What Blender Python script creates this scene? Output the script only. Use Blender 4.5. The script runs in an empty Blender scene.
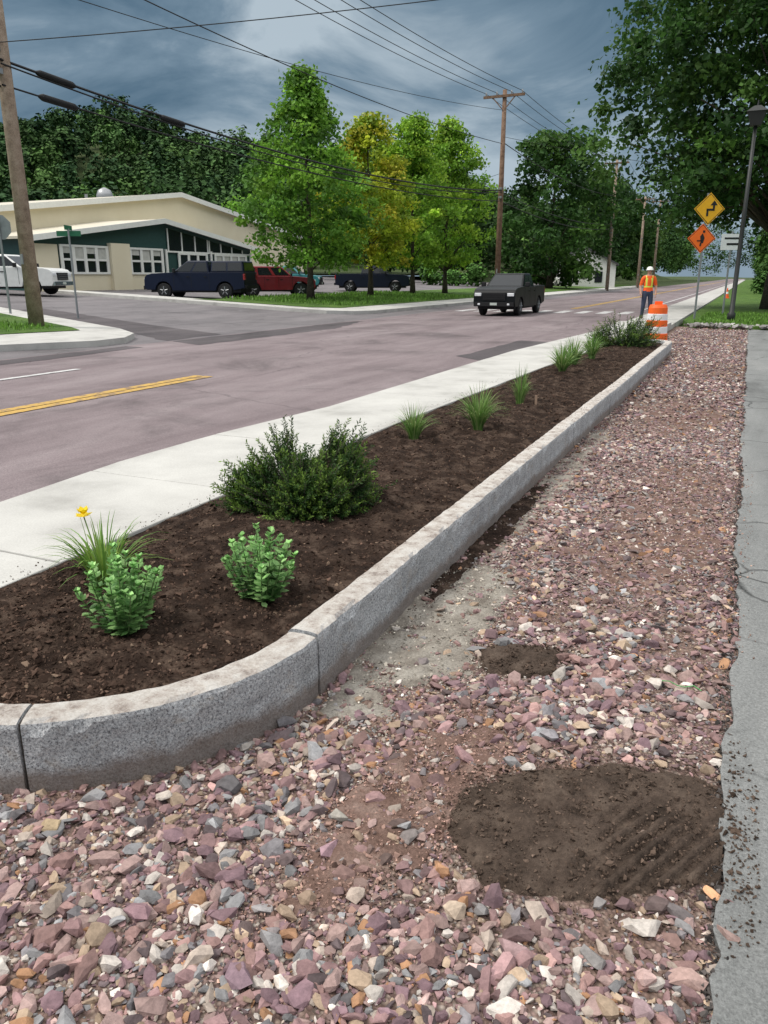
import bpy, bmesh, math, random
import numpy as np
from mathutils import Vector, Matrix
random.seed(7)
RNG=np.random.default_rng(7)
scene=bpy.context.scene
CT,ST=0.91,0.4147
def W(a,b): return (a*CT-b*ST, a*ST+b*CT)      # survey frame -> road frame
def ramp(x):                                     # verge and lot rise gently away from the road
    return 0.06+0.035*min(max(-13.0-x,0),47.0)

# ---------------- node helpers ----------------
def nn(nt,t,**kw):
    n=nt.nodes.new(t)
    for k,v in kw.items(): setattr(n,k,v)
    return n
def newmat(name):
    m=bpy.data.materials.new(name); m.use_nodes=True
    nt=m.node_tree; b=nt.nodes['Principled BSDF']
    return m,nt,b
def c4(c): return (c[0],c[1],c[2],1)
def noise(nt,vec,scale,detail=5,rough=.55,dist=0.0):
    n=nn(nt,'ShaderNodeTexNoise'); n.inputs['Scale'].default_value=scale
    n.inputs['Detail'].default_value=detail; n.inputs['Roughness'].default_value=rough
    n.inputs['Distortion'].default_value=dist
    nt.links.new(vec,n.inputs['Vector']); return n.outputs['Fac']
def rampn(nt,fac,stops):
    r=nn(nt,'ShaderNodeValToRGB'); e=r.color_ramp.elements
    while len(e)<len(stops): e.new(.5)
    for i,(p,c) in enumerate(stops):
        e[i].position=p; e[i].color=c4(c) if not isinstance(c,(int,float)) else (c,c,c,1)
    nt.links.new(fac,r.inputs[0]); return r.outputs[0]
def mix(nt,fac,a,b,mode='MIX'):
    m=nn(nt,'ShaderNodeMixRGB',blend_type=mode)
    for s,i in ((fac,0),(a,1),(b,2)):
        if isinstance(s,(int,float)): m.inputs[i].default_value=s
        elif isinstance(s,tuple): m.inputs[i].default_value=c4(s)
        else: nt.links.new(s,m.inputs[i])
    return m.outputs[0]
def bumpn(nt,b,h,strength,dist):
    n=nn(nt,'ShaderNodeBump'); n.inputs['Strength'].default_value=strength; n.inputs['Distance'].default_value=dist
    nt.links.new(h,n.inputs['Height']); nt.links.new(n.outputs[0],b.inputs['Normal'])
def objc(nt): return nn(nt,'ShaderNodeTexCoord').outputs['Object']
def surf(name,stops,scale=2,rough=.85,fine=(60,.25),bump=(60,.5,.01),spec=.3,metal=0,dist=0.0):
    m,nt,b=newmat(name); v=objc(nt)
    c=rampn(nt,noise(nt,v,scale,6,.6,dist),stops)
    if fine:
        f=rampn(nt,noise(nt,v,fine[0],3,.7),[(.3,1-fine[1]),(.7,1.0)])
        c=mix(nt,1.0,c,f,'MULTIPLY')
    nt.links.new(c,b.inputs['Base Color'])
    b.inputs['Roughness'].default_value=rough; b.inputs['Specular IOR Level'].default_value=spec; b.inputs['Metallic'].default_value=metal
    if bump: bumpn(nt,b,noise(nt,v,bump[0],4,.6),bump[1],bump[2])
    return m
def plain(name,c,rough=.5,spec=.5,metal=0,var=.12,coat=0,sc=6):
    m,nt,b=newmat(name); v=objc(nt)
    col=rampn(nt,noise(nt,v,sc,5),[(.3,tuple(x*(1-var) for x in c)),(.7,tuple(x*(1+var) for x in c))])
    nt.links.new(col,b.inputs['Base Color']); b.inputs['Roughness'].default_value=rough
    b.inputs['Specular IOR Level'].default_value=spec; b.inputs['Metallic'].default_value=metal
    b.inputs['Coat Weight'].default_value=coat
    return m
def attrmat(name,rough=.8,trans=0,bump=None,spec=.3,fine=None):
    m,nt,b=newmat(name)
    a=nn(nt,'ShaderNodeAttribute',attribute_name='Col'); c=a.outputs['Color']; v=objc(nt)
    if fine:
        f=rampn(nt,noise(nt,v,fine[0],4,.7),[(.3,1-fine[1]),(.7,1.0)]); c=mix(nt,1.0,c,f,'MULTIPLY')
    nt.links.new(c,b.inputs['Base Color']); b.inputs['Roughness'].default_value=rough; b.inputs['Specular IOR Level'].default_value=spec
    if bump: bumpn(nt,b,noise(nt,v,bump[0],4,.6),bump[1],bump[2])
    if trans:
        t=nn(nt,'ShaderNodeBsdfTranslucent'); ms=nn(nt,'ShaderNodeMixShader'); ms.inputs[0].default_value=trans
        nt.links.new(c,t.inputs[0]); nt.links.new(b.outputs[0],ms.inputs[1]); nt.links.new(t.outputs[0],ms.inputs[2])
        nt.links.new(ms.outputs[0],nt.nodes['Material Output'].inputs[0])
    return m
def asphalt(name,c1,c2,c3,crack=.6,crackscale=.5,fscale=90,bs=.6,cw=.012):
    m,nt,b=newmat(name); v=objc(nt)
    mp=nn(nt,'ShaderNodeMapping'); mp.inputs['Scale'].default_value=(1,.16,1); nt.links.new(v,mp.inputs[0])
    c=rampn(nt,noise(nt,mp.outputs[0],1.1,8,.7,.3),[(.3,c1),(.5,c2),(.7,c3)])
    bl=rampn(nt,noise(nt,v,.45,7,.72,.6),[(.34,.62),(.47,1.0),(.66,1.14)]); c=mix(nt,1.0,c,bl,'MULTIPLY')
    f=rampn(nt,noise(nt,v,fscale,2,.8),[(.3,.62),(.7,1.15)]); c=mix(nt,1.0,c,f,'MULTIPLY')
    nz=nn(nt,'ShaderNodeTexNoise'); nz.inputs['Scale'].default_value=1.6; nz.inputs['Detail'].default_value=6; nt.links.new(v,nz.inputs['Vector'])
    vv=mix(nt,.35,v,nz.outputs['Color'],'ADD')
    vo=nn(nt,'ShaderNodeTexVoronoi',feature='DISTANCE_TO_EDGE'); vo.inputs['Scale'].default_value=crackscale; nt.links.new(vv,vo.inputs['Vector'])
    k=rampn(nt,vo.outputs['Distance'],[(0.0,1-crack),(cw,1.0)])
    gate=rampn(nt,noise(nt,v,.5,3),[(.45,0.0),(.6,1.0)])
    k=mix(nt,gate,k,(1,1,1))
    c=mix(nt,1.0,c,k,'MULTIPLY')
    nt.links.new(c,b.inputs['Base Color']); b.inputs['Roughness'].default_value=.8; b.inputs['Specular IOR Level'].default_value=.35
    bumpn(nt,b,noise(nt,v,fscale,3,.7),bs,.008)
    return m

# ---------------- geometry helpers ----------------
def link(o,parent=None):
    scene.collection.objects.link(o)
    if parent: o.parent=parent
    return o
def empty(name,loc=(0,0,0),rz=0,sc=1):
    e=bpy.data.objects.new(name,None); e.location=loc; e.rotation_euler=(0,0,rz); e.empty_display_size=.3; e.scale=(sc,sc,sc)
    return link(e)
class MB:
    def __init__(s): s.v=[];s.f=[];s.m=[]
    def add(s,vs,fs,mi=0):
        o=len(s.v); s.v+= [tuple(p) for p in vs]
        for f in fs: s.f.append([o+i for i in f]); s.m.append(mi)
    def box(s,a,b,mi=0):
        x0,y0,z0=a;x1,y1,z1=b
        s.add([(x0,y0,z0),(x1,y0,z0),(x1,y1,z0),(x0,y1,z0),(x0,y0,z1),(x1,y0,z1),(x1,y1,z1),(x0,y1,z1)],
              [(0,3,2,1),(4,5,6,7),(0,1,5,4),(1,2,6,5),(2,3,7,6),(3,0,4,7)],mi)
    def hexa(s,b,t,mi=0):
        s.add(list(b)+list(t),[(0,3,2,1),(4,5,6,7),(0,1,5,4),(1,2,6,5),(2,3,7,6),(3,0,4,7)],mi)
    def prism(s,poly,axis,a,b,mi=0):
        n=len(poly)
        def P(p,k):
            return (k,p[0],p[1]) if axis=='x' else ((p[0],k,p[1]) if axis=='y' else (p[0],p[1],k))
        s.add([P(p,a) for p in poly]+[P(p,b) for p in poly],
              [tuple(range(n))[::-1],tuple(range(n,2*n))]+[(i,(i+1)%n,n+(i+1)%n,n+i) for i in range(n)],mi)
    def tube(s,pts,rad,seg=8,mi=0,cap=True):
        o=len(s.v); pts=[Vector(p) for p in pts]; n=len(pts)
        ref=Vector((0,0,1))
        d0=(pts[-1]-pts[0]).normalized()
        if abs(d0.z)>.9: ref=Vector((1,0,0))
        for i,p in enumerate(pts):
            d=(pts[min(i+1,n-1)]-pts[max(i-1,0)]).normalized()
            a=d.cross(ref).normalized(); b=d.cross(a)
            for k in range(seg):
                t=2*math.pi*k/seg; s.v.append(tuple(p+(a*math.cos(t)+b*math.sin(t))*rad[i]))
        for i in range(n-1):
            for k in range(seg):
                k2=(k+1)%seg; s.f.append([o+i*seg+k,o+i*seg+k2,o+(i+1)*seg+k2,o+(i+1)*seg+k]); s.m.append(mi)
        if cap:
            s.f.append([o+k for k in range(seg)][::-1]); s.m.append(mi)
            s.f.append([o+(n-1)*seg+k for k in range(seg)]); s.m.append(mi)
    def build(s,name,mats,parent=None,smooth=False,bevel=0,seg=2,fix=True):
        me=bpy.data.meshes.new(name); me.from_pydata(s.v,[],s.f); 
        for m in mats: me.materials.append(m)
        me.polygons.foreach_set('material_index',s.m)
        if fix:
            bm=bmesh.new(); bm.from_mesh(me); bmesh.ops.recalc_face_normals(bm,faces=bm.faces); bm.to_mesh(me); bm.free()
        if smooth: me.polygons.foreach_set('use_smooth',[True]*len(me.polygons))
        me.update(); o=bpy.data.objects.new(name,me)
        if bevel:
            bv=o.modifiers.new('b','BEVEL'); bv.width=bevel; bv.segments=seg; bv.limit_method='ANGLE'; bv.angle_limit=math.radians(35)
            if smooth:
                o.modifiers.new('w','WEIGHTED_NORMAL')
        return link(o,parent)
def npmesh(name,V,F,mat,col=None,parent=None,smooth=False):
    V=np.asarray(V,np.float32); F=np.asarray(F,np.int32); k=F.shape[1]
    me=bpy.data.meshes.new(name); me.vertices.add(len(V)); me.vertices.foreach_set('co',V.ravel())
    me.loops.add(F.size); me.loops.foreach_set('vertex_index',F.ravel())
    me.polygons.add(len(F)); me.polygons.foreach_set('loop_start',np.arange(0,F.size,k,dtype=np.int32))
    try: me.polygons.foreach_set('loop_total',np.full(len(F),k,dtype=np.int32))
    except Exception: pass
    me.polygons.foreach_set('use_smooth',np.full(len(F),smooth))
    me.update(calc_edges=True); me.validate()
    if col is not None:
        a=me.color_attributes.new('Col','FLOAT_COLOR','POINT')
        a.data.foreach_set('color',np.hstack([col,np.ones((len(col),1))]).astype(np.float32).ravel())
    me.materials.append(mat)
    return link(bpy.data.objects.new(name,me),parent)
def rot_z_tilt(n,tilt,rng):
    a=rng.uniform(0,2*np.pi,n); tx=rng.normal(0,tilt,n); ty=rng.normal(0,tilt,n)
    z=np.zeros(n);o=np.ones(n)
    def st(rows): return np.stack([np.stack(r,-1) for r in rows],-2)
    Rz=st([[np.cos(a),-np.sin(a),z],[np.sin(a),np.cos(a),z],[z,z,o]])
    Rx=st([[o,z,z],[z,np.cos(tx),-np.sin(tx)],[z,np.sin(tx),np.cos(tx)]])
    Ry=st([[np.cos(ty),z,np.sin(ty)],[z,o,z],[-np.sin(ty),z,np.cos(ty)]])
    return Rz@Rx@Ry
def basis(d,rng):   # local z -> d, random roll
    d=d/np.linalg.norm(d,axis=1,keepdims=True)
    r=rng.normal(size=d.shape); a=np.cross(d,r); a/=np.linalg.norm(a,axis=1,keepdims=True)
    b=np.cross(d,a); return np.stack([a,b,d],-1)
def scatter(name,variants,pos,R,sc,col,mat,parent=None,rng=RNG,smooth=False):
    n=len(pos); which=rng.integers(0,len(variants),n); Vs=[];Fs=[];Cs=[];off=0
    for k,(v,f) in enumerate(variants):
        i=np.where(which==k)[0]
        if len(i)==0: continue
        p=v[None,:,:]*sc[i][:,None,:]
        p=np.einsum('nij,nkj->nki',R[i],p)+pos[i][:,None,:]
        Vs.append(p.reshape(-1,3)); m=len(v)
        Fs.append((f[None]+(off+np.arange(len(i))*m)[:,None,None]).reshape(-1,f.shape[1])); off+=m*len(i)
        Cs.append(np.repeat(col[i],m,axis=0))
    return npmesh(name,np.concatenate(Vs),np.concatenate(Fs),mat,np.concatenate(Cs),parent,smooth)
def stone_variants(k,npts,seed,flat=(.4,.75)):
    r=np.random.default_rng(seed); out=[]
    for _ in range(k):
        bm=bmesh.new(); p=r.normal(size=(npts,3)); p/=np.linalg.norm(p,axis=1,keepdims=True); p*=r.uniform(.82,1.05,(npts,1))
        p*=np.array([1,r.uniform(.62,.98),r.uniform(*flat)])
        for q in p: bm.verts.new(q)
        g=bmesh.ops.convex_hull(bm,input=bm.verts); 
        dead=[e for e in g['geom_interior'] if isinstance(e,bmesh.types.BMVert)]
        if dead: bmesh.ops.delete(bm,geom=dead,context='VERTS')
        bmesh.ops.triangulate(bm,faces=bm.faces); bmesh.ops.recalc_face_normals(bm,faces=bm.faces)
        bm.verts.index_update()
        out.append((np.array([v.co[:] for v in bm.verts]),np.array([[v.index for v in f.verts] for f in bm.faces]))); bm.free()
    return out
_T=np.random.default_rng(3).uniform(0,1,(256,256))
def vn(x,y,s=0):
    x=np.asarray(x,float)+s*17.3; y=np.asarray(y,float)+s*9.1
    xi=np.floor(x).astype(int); yi=np.floor(y).astype(int); fx=x-xi; fy=y-yi
    fx=fx*fx*(3-2*fx); fy=fy*fy*(3-2*fy)
    g=lambda a,b:_T[a%256,b%256]
    return (g(xi,yi)*(1-fx)+g(xi+1,yi)*fx)*(1-fy)+(g(xi,yi+1)*(1-fx)+g(xi+1,yi+1)*fx)*fy
def fbm(x,y,o=4,s=0):
    t=0;a=.5
    for k in range(o): t=t+a*vn(x*2**k,y*2**k,s+k); a*=.5
    return t/(1-.5**o)
def gridmesh(name,xs,ys,zf,mat,smooth=True,col=None,xf=None):
    U,Y=np.meshgrid(xs,ys); X=U if xf is None else xf(U,Y)
    Z=zf(X,Y); V=np.stack([X,Y,Z],-1).reshape(-1,3); nx=len(xs);ny=len(ys)
    i=(np.arange(ny-1)[:,None]*nx+np.arange(nx-1)[None]).ravel()
    return npmesh(name,V,np.stack([i,i+1,i+nx+1,i+nx],-1),mat,None,None,smooth)

# ---------------- world, sun, camera ----------------
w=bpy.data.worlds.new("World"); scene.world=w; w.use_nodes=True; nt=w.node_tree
SUN_EL,SUN_AZ=math.radians(54),math.radians(238)
sky=nn(nt,'ShaderNodeTexSky',sky_type='NISHITA'); sky.sun_disc=False; sky.sun_elevation=SUN_EL; sky.sun_rotation=SUN_AZ
bg=nt.nodes['Background']; bg.inputs[1].default_value=.08; nt.links.new(sky.outputs[0],bg.inputs[0])
tc=nn(nt,'ShaderNodeTexCoord').outputs['Generated']
mp=nn(nt,'ShaderNodeMapping'); mp.inputs['Scale'].default_value=(1,1,2.4); mp.inputs['Location'].default_value=(.35,.1,.2); nt.links.new(tc,mp.inputs[0])
n1=noise(nt,mp.outputs[0],3.4,9,.58,.6)
n2=noise(nt,mp.outputs[0],1.5,4,.5,.3)
nm_=nn(nt,'ShaderNodeMath',operation='ADD'); nt.links.new(n1,nm_.inputs[0]); nt.links.new(n2,nm_.inputs[1])
nh=nn(nt,'ShaderNodeMath',operation='MULTIPLY'); nt.links.new(nm_.outputs[0],nh.inputs[0]); nh.inputs[1].default_value=.5
cl=rampn(nt,nh.outputs[0],[(.38,(.035,.075,.125)),(.46,(.085,.155,.225)),(.53,(.18,.265,.345)),(.62,(.46,.55,.62))])
sp=nn(nt,'ShaderNodeSeparateXYZ'); nt.links.new(tc,sp.inputs[0])
hz=rampn(nt,sp.outputs[2],[(0.0,.6),(.17,0.0)]); cl=mix(nt,hz,cl,(.34,.44,.53))
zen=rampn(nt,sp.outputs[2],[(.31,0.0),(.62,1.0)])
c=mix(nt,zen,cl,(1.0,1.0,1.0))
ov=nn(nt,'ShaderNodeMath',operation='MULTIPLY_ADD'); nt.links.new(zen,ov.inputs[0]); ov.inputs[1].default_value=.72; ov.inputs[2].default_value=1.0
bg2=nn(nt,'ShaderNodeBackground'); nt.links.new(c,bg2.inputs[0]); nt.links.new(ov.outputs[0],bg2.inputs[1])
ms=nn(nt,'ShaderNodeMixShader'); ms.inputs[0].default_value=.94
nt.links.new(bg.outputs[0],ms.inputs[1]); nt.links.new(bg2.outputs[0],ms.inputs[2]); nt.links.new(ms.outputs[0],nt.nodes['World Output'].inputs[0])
sl=bpy.data.lights.new('sun','SUN'); sl.energy=2.2; sl.angle=math.radians(10); sl.color=(1,.95,.87)
so=bpy.data.objects.new('sun',sl); link(so)
sd=Vector((math.sin(SUN_AZ)*math.cos(SUN_EL),math.cos(SUN_AZ)*math.cos(SUN_EL),math.sin(SUN_EL)))
so.rotation_euler=sd.to_track_quat('Z','Y').to_euler()
cd=bpy.data.cameras.new('camera'); cam=bpy.data.objects.new('camera',cd); link(cam)
cam.location=(0,0,1.6); cam.rotation_euler=(math.radians(73),0,math.radians(24.5))
cd.sensor_fit='VERTICAL'; cd.sensor_height=36; cd.lens=27.07; cd.clip_end=3000; cd.clip_start=.05
scene.camera=cam
scene.view_settings.view_transform='Standard'; scene.view_settings.look='None'; scene.view_settings.exposure=0

# ---------------- materials ----------------
m_road=asphalt('road_asphalt',(.15,.115,.12),(.215,.172,.177),(.27,.225,.228),.45,.2,70,.4,.004)
m_lot=asphalt('lot_asphalt',(.12,.11,.115),(.17,.155,.16),(.21,.19,.195),.4,.2,70,.4,.004)
m_dark=asphalt('patch_asphalt',(.06,.052,.055),(.085,.072,.076),(.12,.105,.108),.0,.3)
m_drive=asphalt('old_asphalt',(.15,.155,.15),(.215,.22,.215),(.29,.29,.28),.85,1.1,110,.9,.016)
m_conc=surf('concrete',[(.3,(.38,.37,.345)),(.47,(.50,.49,.46)),(.7,(.58,.57,.535))],1.6,.85,(90,.2),(120,.3,.004))
m_lawn=surf('lawn',[(.3,(.06,.13,.02)),(.5,(.10,.20,.03)),(.7,(.16,.26,.05))],1.5,.9,(30,.5),(40,1,.05))
m_ground=surf('ground_cover',[(.3,(.04,.07,.02)),(.6,(.07,.10,.03))],.2,.95,(10,.4),(8,1,.1))
m_yel=surf('yellow_paint',[(.40,(.28,.19,.12)),(.50,(.60,.38,.10))],8,.7,(50,.35),(90,.3,.003))
m_white=surf('white_paint',[(.35,(.35,.33,.33)),(.5,(.62,.61,.6)),(.7,(.7,.69,.68))],6,.7,(50,.3),(90,.3,.003))
def granite():
    m,nt,b=newmat('granite'); v=objc(nt)
    c=rampn(nt,noise(nt,v,120,2,.95),[(.36,(.14,.14,.15)),(.45,(.40,.41,.42)),(.57,(.53,.54,.55)),(.68,(.78,.78,.78))])
    l=rampn(nt,noise(nt,v,3,7,.7),[(.32,.70),(.6,1.0)]); c=mix(nt,1.0,c,l,'MULTIPLY')
    st=rampn(nt,noise(nt,v,9,6,.7,.6),[(.56,0.0),(.74,.45)]); c=mix(nt,st,c,(.36,.27,.18))
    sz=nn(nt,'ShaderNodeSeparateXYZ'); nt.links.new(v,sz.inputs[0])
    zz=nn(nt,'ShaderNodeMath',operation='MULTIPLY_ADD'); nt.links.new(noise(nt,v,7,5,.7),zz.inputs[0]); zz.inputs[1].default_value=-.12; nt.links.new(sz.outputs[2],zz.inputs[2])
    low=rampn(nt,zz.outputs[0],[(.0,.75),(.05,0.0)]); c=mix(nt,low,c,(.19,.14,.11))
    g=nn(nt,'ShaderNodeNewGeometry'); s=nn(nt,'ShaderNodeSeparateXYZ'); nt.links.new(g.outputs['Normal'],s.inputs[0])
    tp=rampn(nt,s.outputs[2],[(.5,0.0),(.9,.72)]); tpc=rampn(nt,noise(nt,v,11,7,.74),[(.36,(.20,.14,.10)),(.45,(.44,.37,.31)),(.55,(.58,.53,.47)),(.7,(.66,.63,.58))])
    c=mix(nt,tp,c,tpc)  # sunlit warmth of the curb top painted into its colour, plus brown stains
    nt.links.new(c,b.inputs['Base Color']); b.inputs['Roughness'].default_value=.85
    bumpn(nt,b,noise(nt,v,50,6,.78),.9,.012); return m
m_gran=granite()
def gravelbase():
    m,nt,b=newmat('gravel_base'); v=objc(nt)
    vo=nn(nt,'ShaderNodeTexVoronoi'); vo.inputs['Scale'].default_value=75; nt.links.new(v,vo.inputs['Vector'])
    s=nn(nt,'ShaderNodeSeparateColor'); nt.links.new(vo.outputs['Color'],s.inputs[0])
    c=rampn(nt,s.outputs[0],[(0,(.13,.085,.085)),(.3,(.25,.165,.155)),(.55,(.32,.23,.21)),(.8,(.40,.32,.26)),(1,(.5,.45,.4))])
    d=rampn(nt,vo.outputs['Distance'],[(.3,1.0),(.75,.3)]); c=mix(nt,1.0,c,d,'MULTIPLY')
    dirt=rampn(nt,noise(nt,v,1.1,7,.65),[(.38,.0),(.58,.9)])
    dc=rampn(nt,noise(nt,v,25,5,.7),[(.3,(.11,.072,.055)),(.7,(.27,.185,.15))])
    c=mix(nt,dirt,c,dc); nt.links.new(c,b.inputs['Base Color']); b.inputs['Roughness'].default_value=.95
    bumpn(nt,b,vo.outputs['Distance'],.8,.02); b.inputs['Specular IOR Level'].default_value=.15
    return m
m_grav=gravelbase()
m_stone=attrmat('gravel_stone',.8,0,(60,.6,.005),.25,(45,.42))
m_soil=surf('soil',[(.32,(.020,.013,.010)),(.5,(.048,.031,.023)),(.66,(.12,.083,.062))],8,1,(60,.5),(70,1,.015),.1,0,.4)
m_clod=attrmat('soil_clod',1,0,None,.1)
m_leaf=attrmat('leaf',.55,.3,None,.35)
m_treeleaf=attrmat('tree_leaf',.6,.38,None,.25)
m_far=attrmat('far_leaf',.85,0,None,.1)
m_bark=surf('bark',[(.3,(.06,.045,.035)),(.7,(.14,.11,.09))],8,.95,(30,.4),(20,1,.03))
m_wood=surf('pole_wood',[(.3,(.15,.09,.06)),(.5,(.24,.15,.10)),(.7,(.32,.21,.15))],5,.9,(40,.35),(30,.8,.01))
m_wood2=surf('pole_wood_weathered',[(.3,(.26,.19,.14)),(.5,(.38,.29,.22)),(.7,(.48,.38,.30))],5,.9,(40,.35),(30,.8,.01))
m_black=plain('black_rubber',(.015,.015,.016),.7,.3)
m_metal=plain('galvanised_metal',(.32,.33,.34),.45,.5,.6)
m_dmetal=plain('dark_metal',(.03,.032,.03),.5,.5,.3)
m_glass=plain('window_glass',(.010,.013,.016),.12,.45)
m_chrome=plain('chrome',(.5,.5,.52),.2,.5,1)
m_lamp=plain('headlamp_lens',(.75,.76,.78),.15,.8)
m_red=plain('tail_lens',(.35,.01,.01),.2,.8)

# ---------------- ground ----------------
g=MB(); xs=[-900,-300,-60,-13,-4,40,900]; ys=[-60,60,200,500,1500]
def gz(x): return ramp(x)-.05 if x<=-13 else (-.06)
V=[(x,y,gz(x)) for y in ys for x in xs]; nx=len(xs)
g.add(V,[(j*nx+i,j*nx+i+1,(j+1)*nx+i+1,(j+1)*nx+i) for j in range(len(ys)-1) for i in range(nx-1)])
g.build('ground',[m_ground])
def sheet(name,poly,zf,mat,thick=.0,parent=None):
    me=MB(); n=len(poly); top=[(x,y,zf(x)) for x,y in poly]
    if thick: 
        bot=[(x,y,zf(x)-thick) for x,y in poly]
        me.add(top+bot,[tuple(range(n))]+[(i,(i+1)%n,n+(i+1)%n,n+i) for i in range(n)])
    else: me.add(top,[tuple(range(n))])
    return me.build(name,[mat],parent,fix=bool(thick))
def rag(poly,step=.35,amp=.07,seed=0):
    rr=random.Random(seed); out=[]
    for i,(x,y) in enumerate(poly):
        x2,y2=poly[(i+1)%len(poly)]; L=math.hypot(x2-x,y2-y); k=max(1,int(L/step))
        for j in range(k): out.append((x+(x2-x)*j/k+rr.uniform(-amp,amp),y+(y2-y)*j/k+rr.uniform(-amp,amp)))
    return out
ROADZ=.06
sheet('road',[(-3.0,-30),(-3.0,600),(-13.0,600),(-13.0,-30)][::-1],lambda x:ROADZ,m_road)
sheet('parking_lot',[(-13.0,-30),(-13.0,130),(-60,130),(-60,-30)],lambda x:ramp(x),m_lot)
sheet('asphalt_patch',rag([(-12.5,15.4),(-11.6,15.0),(-11.5,21.5),(-12.6,25.8),(-12.9,24.5),(-12.9,15.6)],.4,.06,1),lambda x:ROADZ+.004,m_dark)
sheet('asphalt_patch',rag([(-13.15,15.6),(-16,17.2),(-24,20.7),(-24,21.9),(-16,18.9),(-13.15,18.1)],.4,.06,2),lambda x:ramp(x)+.004,m_dark)
sheet('asphalt_patch',rag([(-4.35,14.2),(-5.2,15.0),(-5.1,19.5),(-4.2,19.2)],.3,.05,3),lambda x:ROADZ+.004,m_dark)
sheet('asphalt_patch',rag([(-12.9,5),(-12.4,5),(-12.2,11),(-12.4,14),(-12.9,14)],.4,.04,4),lambda x:ROADZ+.004,m_dark)
# gutter dirt where the walk meets the road
sheet('gutter_dirt',rag([(-4.16,-6),(-4.21,3.3),(-4.33,4.5),(-4.31,5.6),(-4.11,7.5),(-4.06,15),(-4.22,15),(-4.30,7.8),(-4.52,5.5),(-4.5,4.2),(-4.38,3),(-4.32,-6)],.3,.03,6),lambda x:ROADZ+.008,m_dark)
mk=MB()
for x0 in (-8.03,-7.83): mk.add([(x0,-30,.068),(x0+.17,-30,.068),(x0+.17,10.2,.068),(x0,10.2,.068)],[(0,1,2,3)],0)
for x0 in (-8.03,-7.83): mk.add([(x0,40,.068),(x0+.155,40,.068),(x0+.155,300,.068),(x0,300,.068)],[(0,1,2,3)],0)
mk.add([(-10.5,-30,.068),(-10.36,-30,.068),(-10.36,10.1,.068),(-10.5,10.1,.068)],[(0,1,2,3)],1)
for i in range(9):
    x0=-12.4+i*.92; mk.add([(x0,35,.068),(x0+.45,35,.068),(x0+.45,37.6,.068),(x0,37.6,.068)],[(0,1,2,3)],1)
mk.add([(-4.6,40,.068),(-4.47,40,.068),(-4.47,300,.068),(-4.6,300,.068)],[(0,1,2,3)],1)
mk.build('road_markings',[m_yel,m_white],fix=False)
rz=lambda o:(lambda x: ramp(x)+o)
sheet('sidewalk',[(-14.3,-30),(-14.3,11),(-13.7,12.6),(-13.35,13.5),(-13.4,14.5),(-14.0,15.5),(-15.2,16.3),(-24.5,20.1),(-40,26),(-40,-30)],rz(.14),m_conc,.25)
sheet('lawn',[(-15.9,-30),(-15.9,12.6),(-15.6,14.2),(-15.4,15.1),(-16.2,15.6),(-24.4,19.0),(-39.8,25),(-39.8,-30)],rz(.155),m_lawn)
sheet('sidewalk',[(-14.2,30.2),(-14.6,29.0),(-15.5,28.4),(-17,28.5),(-34,31.2),(-34,32.3),(-23.5,31.3),(-23.5,130),(-14.2,130)],rz(.14),m_conc,.25)
sheet('lawn',[(-15.9,30.4),(-17,29.6),(-24,30.7),(-23.3,31.4),(-23.3,130),(-15.9,130)],rz(.155),m_lawn)
sheet('lawn',[(-1.6,27.6),(.6,27.0),(40,26),(40,400),(-2.0,400),(-2.0,30)],lambda x:.12,m_lawn,.2)
sheet('sidewalk',[(-3.7,26.5),(-2.1,26.5),(-2.1,400),(-3.7,400)],lambda x:.14,m_conc,.2)
rr_=random.Random(5); edge=[]; yy_=-8.0
while yy_<27.2: edge.append((.13+rr_.uniform(-.022,.016)+.014*math.sin(yy_*2.1),yy_)); yy_+=.08
sheet('driveway',edge[::-1]+[(12,-8),(12,27.3)],lambda x:.024,m_drive,.05)

# ---------------- sidewalk by planting bed ----------------
def interp(pts,y): 
    return float(np.interp(y,[p[0] for p in pts],[p[1] for p in pts]))
SL=[(-8,-4.15),(1,-4.15),(3.3,-4.2),(4.5,-4.32),(5.6,-4.3),(7.5,-4.1),(15,-4.05),(19,-3.75),(22,-3.55),(26.5,-3.7)]
SR=[(-8,-3.0),(7,-3.0),(12,-2.85),(18.6,-2.55),(22,-2.2),(26.5,-2.1)]
sw=MB(); y=-8.0
while y<26.4:
    y1=min(y+1.52,26.5); ys_=np.linspace(y+.006,y1-.006,6)
    L=[(interp(SL,t),t) for t in ys_]; Rr=[(interp(SR,t),t) for t in ys_]
    poly=L+Rr[::-1]; dz=random.uniform(-.002,.002)
    sw.prism(poly,'z',-.05,.222+dz)
    y=y1
sw.build('sidewalk',[m_conc],bevel=.008,seg=2)

# ---------------- granite curb ----------------
path=[]
def addarc(cx,cy,R,a0,a1,n):
    for i in range(n+1):
        a=a0+(a1-a0)*i/n; path.append((cx+R*math.cos(a),cy+R*math.sin(a)))
path.append((-3.0,1.33))
addarc(-2.42,2.38,1.05,-math.pi/2,0,40)
for yy in np.arange(2.6,17.9,.2): path.append((-1.37,float(yy)))
addarc(-2.07,17.9,.7,0,math.pi/2,14)
path.append((-2.55,18.6))
P=np.array(path); seg=np.linalg.norm(np.diff(P,axis=0),axis=1); S=np.concatenate([[0],np.cumsum(seg)])
def pat(s):
    x=np.interp(s,S,P[:,0]); y=np.interp(s,S,P[:,1]); e=.03
    dx=np.interp(s+e,S,P[:,0])-np.interp(s-e,S,P[:,0]); dy=np.interp(s+e,S,P[:,1])-np.interp(s-e,S,P[:,1])
    l=math.hypot(dx,dy); return x,y,-dy/l,dx/l
s_j=S[1+40]
joints=[0,s_j-1.136]+[s_j]
t=s_j
for L in (2.55,2.5,2.2,2.6,2.3,2.4): 
    t+=L; joints.append(t)
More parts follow.
